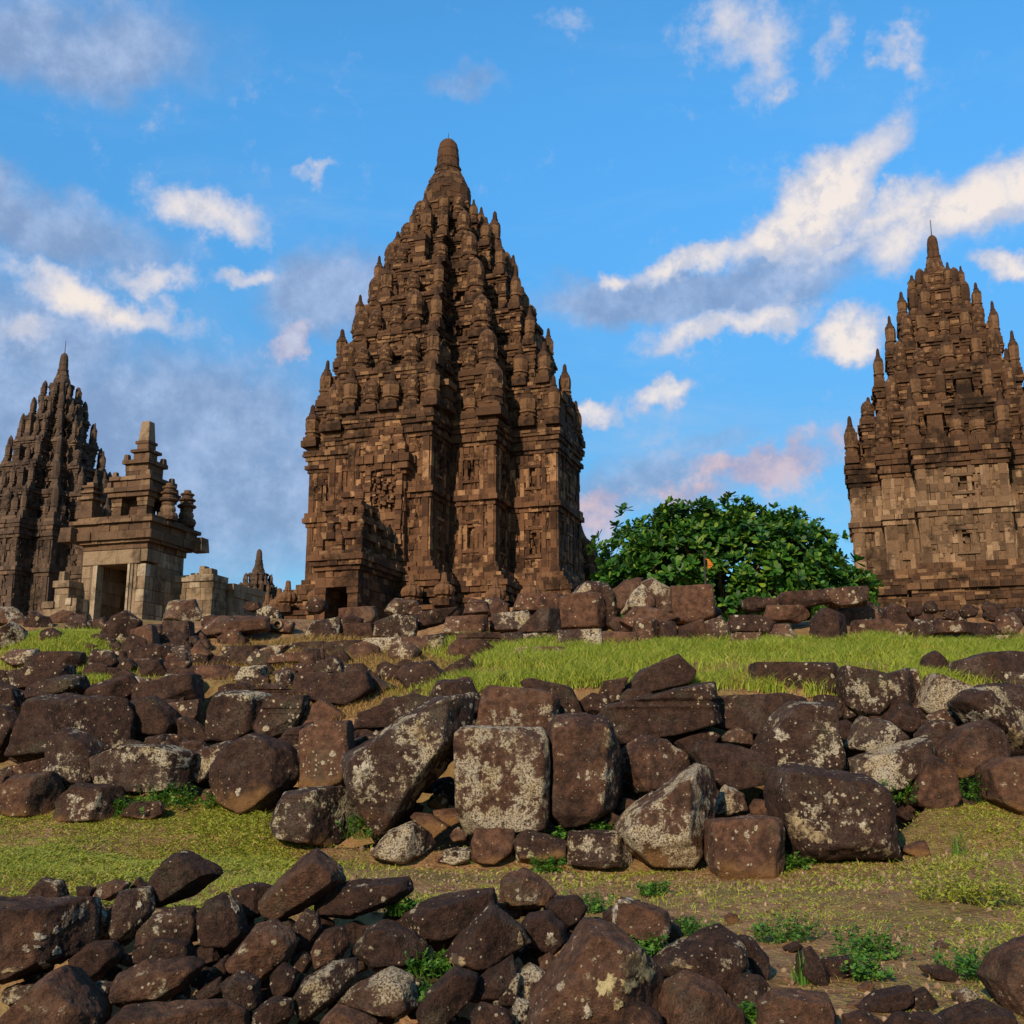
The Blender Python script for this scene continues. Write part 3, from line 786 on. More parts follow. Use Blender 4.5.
def big_details():
    rr = random.Random(31)
    # vestibule rising behind the porch, with a carved arch over the entrance
    mb = MB()
    for (z0, z1, o) in ((7.6, 10.3, .2), (10.3, 11.2, .45), (11.2, 11.9, .2), (11.9, 16.9, 0), (16.9, 17.2, .15), (17.2, 17.6, .32), (17.6, 18.1, .45)):
        courses(mb, rect_plan(-1.3, 1.3, -9.35, -8.0, o), z0, z1, .45, .3, .7, .06, .5, rr=rr)
        mb.prism(rect_plan(-1.3, 1.3, -9.35, -8.0, o - .35), z0, z1)
    for k, (s, hh) in enumerate(((.85, 1.1), (.62, 1.0), (.4, .9))):
        z = 18.1 + (0, 1.1, 2.1)[k]
        courses(mb, rect_plan(-1.3 * s, 1.3 * s, -9.35 + .2 * k, -8.0), z, z + hh, .35, .3, .6, .06, .5, rr=rr)
        mb.prism(rect_plan(-1.3 * s, 1.3 * s, -9.35 + .2 * k, -8.0, -.3), z, z + hh)
        for sx in (-1, 0, 1): pin_geo(mb, sx * 1.25 * s, -9.35 + .2 * k + .1, z, hh * 1.05, .3, seg=8)
    mb.build('vestibule', M_TEMPLE, big)
    mb = MB()
    # carved arch: voussoir lumps round a recess, mask relief lumps at its crown
    for side in (-1, 1):
        for k in range(14):
            z = 12.6 + k * .30
            w = rr.uniform(.16, .24)
            mb.box(side * 1.02 - w, side * 1.02 + w, -9.52 - rr.uniform(0, .12), -9.1, z, z + .29)
    for k in range(17):
        a = math.pi * k / 16
        x, z = 1.0 * math.cos(a), 16.8 + 1.5 * math.sin(a)
        w = rr.uniform(.15, .24)
        mb.box(x - w, x + w, -9.55 - rr.uniform(0, .16), -9.1, z - w, z + w)
    for k in range(80):
        x, z = rr.uniform(-.8, .8), rr.uniform(14.9, 18.0)
        w = rr.uniform(.06, .15)
        mb.box(x - w, x + w, -9.46 - rr.uniform(0, .22), -9.1, z - w, z + w * .9, .03)
    mb.build('carved_arch', M_TEMPLE, big)
    # parapet with ribbed urns
    pl = plus_plan(9.2, 5.0, 2.6, 1, -.1)
    mb = MB()
    courses(mb, plus_plan(9.2, 5.0, 2.6, 1, .0), 7.75, 8.35, .32, .5, 1.0, .03, .5, rr=rr)
    courses(mb, plus_plan(9.2, 5.0, 2.6, 1, .10), 8.35, 8.62, .3, .5, 1.0, .02, .6, rr=rr)
    mb.build('parapet', M_TEMPLE, big)
    um = MB(); um.box(-.5, .5, -.5, .5, -.1, .25); um.lathe(0, 0, .24, prof(URN, 1.55, .52), 24, .07)
    me = um.mesh('urn'); me.materials.append(M_TEMPLE)
    n = 0
    for (x, y, cn) in ledge_spots(pl, 1.75):
        if abs(x) < 1.6 and y < -9: continue
        o = bpy.data.objects.new('urn', me); COL.objects.link(o); o.parent = big; o.location = (x, y, 8.62); n += 1
big_details()

# ------------------------------------------------------------------ the two lesser temples of the same kind
S_SIDE = dict(plan=(4.0, 2.25, 1.75), pin_r=.40, pin_h=1.2, turret=1.05,
    platform=[(3.0, 6.2, plus_plan(5.6, 3.4, 2.2)), (6.2, 6.6, plus_plan(5.6, 3.4, 2.2, 1, .15)), (6.6, 7.3, plus_plan(5.6, 3.4, 2.2, 1, -.1))],
    base=[(6.5, 7.6, 1.5), (7.6, 8.6, 1.0), (8.6, 9.0, .75), (9.0, 9.35, .95), (9.35, 9.75, .62), (9.75, 10.15, .42), (10.15, 10.5, .22)],
    wall=[(10.5, 13.0, 0, 'w'), (13.0, 13.3, .10), (13.3, 13.6, .22), (13.6, 13.9, .12), (13.9, 15.7, 0, 'w')],
    cornice=[(15.7, 15.95, .10), (15.95, 16.2, .22), (16.2, 16.45, .12), (16.45, 16.75, .22), (16.75, 17.05, .30), (17.05, 17.3, .18)],
    ledge=.40, dome=.3,
    tiers=[(17.3, 18.9, 19.7, .84, .26), (19.7, 21.2, 22.0, .68, .24), (22.0, 23.4, 24.1, .535, .22), (24.1, 25.5, 26.1, .39, .20), (26.1, 27.3, 27.8, .27, .16), (27.8, 28.7, 29.1, .155, .10)],
    crown=(29.0, 30.3, 31.9, .66, .36), rod=1.0)
RIGHT = (at(964, 600, 61.7).x, 61.7)
LEFT = (at(42, 600, 82.2).x, 82.2)
right_t = temple('lesser_temple', 'tan and brown stone temple cut off by the picture edge beside the round tree', RIGHT, RZ, S_SIDE, (M_TEMPLE_PALE, M_ROOF, M_ROOF), 'lesser temples flanking the tallest one', seed=9)
S_LEFT = dict(S_SIDE, plan=(3.7, 2.1, 1.55), pin_h=.92, pin_r=.29, turret=1.0, dome=.1)
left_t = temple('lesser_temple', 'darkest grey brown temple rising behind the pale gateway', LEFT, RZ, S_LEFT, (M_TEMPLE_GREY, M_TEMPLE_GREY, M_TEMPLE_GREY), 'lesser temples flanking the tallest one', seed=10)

# small shrines behind
def shrine_spec(k, zb):
    f = lambda z: zb + z * k
    return dict(plan=(1.45 * k, .85 * k, .55 * k), pin_r=.17 * k, pin_h=1.0, turret=1.0, dome=.2, platform=[(3.0, f(1.2), plus_plan(1.45 * k, .85 * k, .55 * k, 1, .7 * k))],
        base=[(f(1.1), f(1.6), .5 * k), (f(1.6), f(2.2), .3 * k)], wall=[(f(2.2), f(4.6), 0)], cornice=[(f(4.6), f(4.9), .2 * k), (f(4.9), f(5.3), .4 * k)], ledge=.3 * k,
        tiers=[(f(5.3), f(6.0), f(6.4), .84, .18 * k), (f(6.4), f(7.0), f(7.4), .66, .16 * k), (f(7.4), f(8.0), f(8.3), .48, .14 * k), (f(8.3), f(8.8), f(9.1), .30, .1 * k)],
        crown=(f(9.0), f(10.0), f(11.0), .46 * k, .24 * k))
s1 = at(257, 600, 78.0)
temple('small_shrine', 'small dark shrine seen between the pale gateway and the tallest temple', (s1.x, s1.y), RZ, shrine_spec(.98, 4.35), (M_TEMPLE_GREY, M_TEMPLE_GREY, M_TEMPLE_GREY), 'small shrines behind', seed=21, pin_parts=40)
s2 = at(577, 600, 98.0)
temple('small_shrine', 'pinnacled brown shrine peeping out between the tallest temple and the tree', (s2.x, s2.y), RZ, shrine_spec(1.75, 3.6), (M_TEMPLE, M_TEMPLE, M_TEMPLE), 'small shrines behind', seed=22, pin_parts=60)

# ------------------------------------------------------------------ the pale gateway
GC = at(113, 580, 42.0)
GATE_RZ = R(-17)
def gateway():
    rr = random.Random(77)
    HW, DP = 1.46, 2.5       # half width, depth; local front at y = 0
    root = empty('stone_gateway', 'pale stone gateway with open doorway and a stepped roof topped by a square pillar', 'gateway', (GC.x, GC.y, 0), GATE_RZ)
    zd, zl = 7.95, 8.55
    mb = MB()
    for (x0, x1) in ((-HW, -.78), (.78, HW)):
        courses(mb, rect_plan(x0, x1, 0, DP), 3.0, zd, .52, .4, .9, .02, .32, rr=rr)
        mb.prism(rect_plan(x0, x1, 0, DP, -.18), 3.0, zd - .01)
    for sx in (-1, 1):                                                # door posts with grooves
        for k, w in enumerate((.10, .10, .12)):
            x0 = sx * (.70 + k * .13)
            mb.box(min(x0, x0 + sx * w), max(x0, x0 + sx * w), -.10 + .035 * k, .3, 5.0, zd - .004)
    courses(mb, rect_plan(-HW, HW, .75, DP, -.01), zd, zl, .34, .5, .9, .02, .5, rr=rr)
    mb.box(-HW + .3, HW - .3, .8, DP - .2, zd + .05, zl)
    mb.build('wall', M_GATE, root)
    mb = MB(); mb.box(-HW + .25, HW - .25, DP - .55, DP - .35, 3.0, zd); mb.build('inner_wall', M_GATE_DARK, root)
    mb = MB(); mb.box(-1.43, 1.22, -.09, .72, zd + .004, zl - .02); o = mb.build('lintel', M_GATE, root); o['label'] = 'single long pale lintel slab'
    bv = o.modifiers.new('bevel', 'BEVEL'); bv.width = .04; bv.segments = 2
    mb = MB(); mb.box(.9, HW + .05, -.03, .9, zl - .5, zl - .02); mb.build('corner_block', M_GATE, root)
    # entablature
    mb = MB()
    z = zl
    for o_, dz, wm in ((.05, .24, 1.4), (.22, .12, 1.2), (.36, .34, 1.6), (.30, .30, .7), (.45, .16, 1.5), (.22, .16, 1.0)):
        courses(mb, rect_plan(-HW, HW, 0, DP, o_), z, z + dz, .4, wm * .5, wm, .03, .7, rr=rr)
        mb.prism(rect_plan(-HW, HW, 0, DP, o_ - .35), z, z + dz)
        z += dz
    # upturned corner horns
    for (x, y) in ((-HW - .42, -.42), (HW + .42, DP + .42), (HW + .42, -.42)):
        if y > 0 or x < 0:
            mb.box(x - .30, x + .30, y - .30, y + .30, zl + .30, zl + .88, .05)
    mb.build('entablature', M_GATE_DARK, root)
    # upper storeys
    cx, cy = 0.05, DP / 2
    mb = MB()
    def slab(hw_, za, zb, sh=0): 
        courses(mb, rect_plan(cx - hw_, cx + hw_, cy - hw_, cy + hw_), za, zb, .3, .5, 1.1, .03, .5, rr=rr)
        mb.prism(rect_plan(cx - hw_, cx + hw_, cy - hw_, cy + hw_, -.3 if hw_ > .5 else -.12), za, zb)
    # z is the entablature top
    for sx in (-1, 1):
        for sy in (-1, 1):                                            # four stout piers of the open storey
            x, y = cx + sx * .86, cy + sy * .86
            for k, q in enumerate((.36, .31, .27, .33, .36)):
                mb.box(x - q, x + q, y - q, y + q, z + .18 * k, z + .18 * (k + 1) - .006)
    mb.box(cx - .55, cx + .55, cy - .55, cy + .55, z, z + 0.900)
    slab(1.36, z + 0.900, z + 1.098); slab(1.52, z + 1.098, z + 1.296); slab(1.18, z + 1.296, z + 1.602); slab(1.34, z + 1.602, z + 1.782)
    for sx in (-1, 1):
        for sy in (-1, 1):
            mb.box(cx + sx * 1.3 - .14, cx + sx * 1.3 + .14, cy + sy * 1.3 - .14, cy + sy * 1.3 + .14, z + 1.296, z + 1.530, .03)
            mb.box(cx + sx * 1.12 - .14, cx + sx * 1.12 + .14, cy + sy * 1.12 - .14, cy + sy * 1.12 + .14, z + 1.782, z + 1.980, .03)
    slab(.74, z + 1.782, z + 2.358); slab(.92, z + 2.358, z + 2.538)
    for sx in (-1, 1):
        for sy in (-1, 1):
            mb.box(cx + sx * .72 - .16, cx + sx * .72 + .16, cy + sy * .72 - .16, cy + sy * .72 + .16, z + 2.538, z + 2.772, .04)
    slab(.48, z + 2.538, z + 2.898); slab(.62, z + 2.898, z + 3.024); slab(.36, z + 3.024, z + 3.294); slab(.44, z + 3.294, z + 3.420)
    mb.v = [(cx + .12 + (x - cx) * .70, cy + (y - cy) * .70, zz_) for x, y, zz_ in mb.v]
    mb.build('stepped_roof', M_GATE_DARK, root)
    cx += .12
    mb = MB(); mb.box(cx - .25, cx + .25, cy - .25, cy + .25, z + 3.42, z + 4.28, .06); o = mb.build('square_pillar', M_GATE, root)
    bv = o.modifiers.new('bevel', 'BEVEL'); bv.width = .03; bv.segments = 2
    # turned turrets on the ledge
    for (x, y) in ((-1.45, .15), (1.5, DP - .1), (1.5, DP * .45), (-1.45, DP - .2)):
        t = MB()
        zz = z
        for k, (r, dz) in enumerate(((.40, .30), (.30, .28), (.26, .2), (.38, .12), (.26, .16), (.34, .10), (.22, .14), (.28, .09), (.15, .14))):
            if x < 0: t.box(x - r, x + r, y - r, y + r, zz, zz + dz - .004)
            else: t.lathe(x, y, zz, [(0, r * .92), (dz * .5, r * 1.06), (dz - .004, r * .92)], 14)
            zz += dz
        t.build('turret', M_GATE_DARK, root)
    return root
gateway()
def ruined_wall(label, px, py, D, w, dpt, hts, mat, seed, frame=None):
    rr = random.Random(seed)
    p0 = at(px, py, D)
    root = empty('ruined_wall', label, 'ruined wall', (p0.x, p0.y, 0), GATE_RZ, 'ruined wall stubs beside the gateway')
    mb = MB()
    for (x0, x1, z1) in hts:
        courses(mb, rect_plan(x0, x1, 0, dpt), 3.0, z1, .55, .5, 1.0, .025, .4, rr=rr)
        mb.prism(rect_plan(x0, x1, 0, dpt, -.2), 3.0, z1 - .01)
    mb.build('wall', mat, root)
    mb = MB()
    for (x0, x1, z1) in hts:
        for k in range(int((x1 - x0) * 2.2)):
            x = rr.uniform(x0, x1 - .3); y = rr.uniform(0, dpt - .4); w_ = rr.uniform(.2, .5)
            mb.box(x, x + w_, y, y + rr.uniform(.3, .5), z1 + .003, z1 + rr.uniform(.08, .42), .02)
        mb.box(x0 - .05, x1 + .05, -.08, dpt + .05, z1 - .27, z1 - .012)
    mb.build('coping', mat, root)
    return root
ruined_wall('low pale ruined wall stub with broken blocks, joining the shaded side of the gateway', 174, 600, 43.5, 2, 1, ((-.55, .0, 7.55), (.0, 1.75, 7.75)), M_GATE, 4)
ruined_wall('ruined wall end of pale grey blocks next to the small dark shrine', 214, 600, 44.5, 2, 2.4, ((0.0, .9, 7.55),), M_GATE, 6)
ruined_wall('low ruined wall stub with a small square opening on the doorway side of the gateway', 46, 605, 42.0, 2, 1.2, ((-.1, .35, 6.5), (.35, 1.0, 7.3), (1.0, 1.15, 6.6)), M_GATE, 8)

# ------------------------------------------------------------------ the tree
def leaf_tree():
    rr = random.Random(12)
    base = at(730, 600, 45.0)
    root = empty('broadleaf_tree', 'round dense green tree with big glossy leaves standing behind the stone row', 'tree', (base.x, base.y, 3.5))
    k = 45.0 / F
    # trunk and limbs
    mb = MB()
    def limb(a, b, r0, r1, seg=8):
        a, b = Vector(a), Vector(b); d = (b - a).normalized()
        u = d.orthogonal().normalized(); w = d.cross(u)
        n = len(mb.v); rings = 5
        for i in range(rings + 1):
            c_ = a.lerp(b, i / rings) + Vector((rr.gauss(0, .03), rr.gauss(0, .03), 0)); r = r0 + (r1 - r0) * i / rings
            for j in range(seg):
                q = 2 * math.pi * j / seg
                mb.v.append(tuple(c_ + u * r * math.cos(q) + w * r * math.sin(q)))
        for i in range(rings):
            for j in range(seg):
                A, B = n + i * seg + j, n + i * seg + (j + 1) % seg
                mb.f.append((A, B, B + seg, A + seg))
    limb((0, 0, -.3), (0, 0, 2.0), .42, .34)
    tips = []
    for i in range(16):
        a = 2 * math.pi * i / 16 + rr.uniform(-.2, .2); l = rr.uniform(2.6, 4.8)
        e = (l * math.cos(a), l * .8 * math.sin(a), rr.uniform(2.6, 6.0))
        m_ = (e[0] * .45, e[1] * .45, 1.4 + e[2] * .35)
        limb((0, 0, 1.2 + rr.uniform(0, .8)), m_, .20, .12, 6); limb(m_, e, .12, .05, 6)
    mb.build('trunk', M_BARK, root)
    # crown lobes (x right, y depth, z up from root), metres
    lobes = []
    def lp(px, py, rad, dy=0): 
        q = at(730 + (px - 730) * .95, py + 9, 45.0); lobes.append((q.x - base.x, dy, q.z - 3.5, rad))
    for (px, py, rp) in ((640, 556, 44), (680, 534, 40), (735, 544, 46), (790, 547, 44), (820, 575, 40), (625, 585, 32), (850, 590, 24), (700, 580, 50), (760, 585, 50), (748, 520, 24), (700, 522, 22), (668, 526, 24), (812, 542, 26), (775, 524, 20), (604, 578, 16), (690, 595, 40), (800, 595, 40), (640, 600, 30)):
        lp(px, py, rp * k, rr.uniform(-.8, .8))
    lobes += [(x * .8, 2.6 + rr.uniform(-.5, .5), z * .95, r) for (x, y, z, r) in lobes[:9]] + [(x * .75, -1.9 + rr.uniform(-.4, .4), z * .86, r * .9) for (x, y, z, r) in lobes[:9]]
    lobes += [(x * .8, y, 2.0, 1.5) for (x, y, z, r) in lobes[:8]]
    L = np.array(lobes)
    V = []; Fc = []
    prof_l = [(-.0, .02), (.28, .10), (.60, .205), (.84, .18), (1.0, .03)]
    n_ros = 0
    for li, (lx, ly, lz, lr) in enumerate(lobes):
        cnt = int(74 * lr * lr) + 10
        for q in range(cnt):
            d = Vector((rr.gauss(0, 1), rr.gauss(0, 1), rr.gauss(0, 1) + .25)).normalized()
            rad = lr * (rr.uniform(.74, 1.05) if rr.random() < .86 else rr.uniform(1.05, 1.26)) * (1 + .12 * math.sin(7 * d.x + 5 * d.z + li))
            P = Vector((lx, ly, lz)) + d * rad
            if P.z < .8: continue
            dd = np.sqrt(((L[:, :3] - np.array(P)) ** 2).sum(1)) / L[:, 3]
            if (np.delete(dd, li) < .68).any(): continue
            axis = (d * .8 + Vector((0, 0, .55)) + Vector((rr.gauss(0, .25), rr.gauss(0, .25), rr.gauss(0, .2)))).normalized()
            u = axis.orthogonal().normalized(); w = axis.cross(u)
            nl = rr.randint(9, 13); size = rr.uniform(.30, .46)
            n_ros += 1
            for j in range(nl):
                a = 2.4 * j + rr.uniform(-.3, .3); tilt = rr.uniform(.15, .95) if j > 2 else rr.uniform(.9, 1.3)
                out = (u * math.cos(a) + w * math.sin(a)) * math.cos(tilt) + axis * math.sin(tilt)
                side = axis.cross(out).normalized(); nrm = side.cross(out)
                ln = size * rr.uniform(.75, 1.15); nb = len(V)
                for (tt, hw_) in prof_l:
                    c_ = P + out * ln * tt - axis * ln * .22 * tt * tt
                    V.append(c_ - side * hw_ * ln + nrm * hw_ * ln * .25); V.append(c_ + side * hw_ * ln + nrm * hw_ * ln * .25)
                for s in range(4): Fc.append((nb + 2 * s, nb + 2 * s + 1, nb + 2 * s + 3, nb + 2 * s + 2))
    me = np_mesh('crown', np.array([tuple(v) for v in V]), np.array(Fc), True); me.materials.append(M_TREE)
    o = bpy.data.objects.new('crown', me); COL.objects.link(o); o.parent = root
    print('rosettes', n_ros, 'leaf faces', len(Fc))
leaf_tree()
def marker_pole():
    b = at(706, 596, 40.0); root = empty('marker_pole', 'thin dark pole with a small orange cloth before the green tree', 'pole', (b.x, b.y, 3.3))
    top = at(706, 553, 40.0).z - 3.3
    mb = MB(); mb.lathe(0, 0, -.2, [(0, .05), (top * .6, .045), (top + .2, .035)], 10); mb.lathe(0, 0, top - .02, [(0, .06), (.08, .06), (.1, .02)], 10); mb.build('shaft', M_METAL, root)
    oz = at(712, 564, 40.0)
    mb = MB(); 
    n = 6
    for i in range(n):
        z0 = oz.z - 3.3 - .17 + .34 * i / n; w = (.06, .10, .12, .11, .08, .05)[i]
        mb.box(.10, .10 + w * 1.6, -.03 + .02 * math.sin(i * 1.7), .01 + .02 * math.sin(i * 1.7), z0, z0 + .34 / n - .001)
    mb.box(-.02, .16, -.012, .012, oz.z - 3.3 + .165, oz.z - 3.3 + .19)
    mb.build('cloth', M_ORANGE, root)
marker_pole()
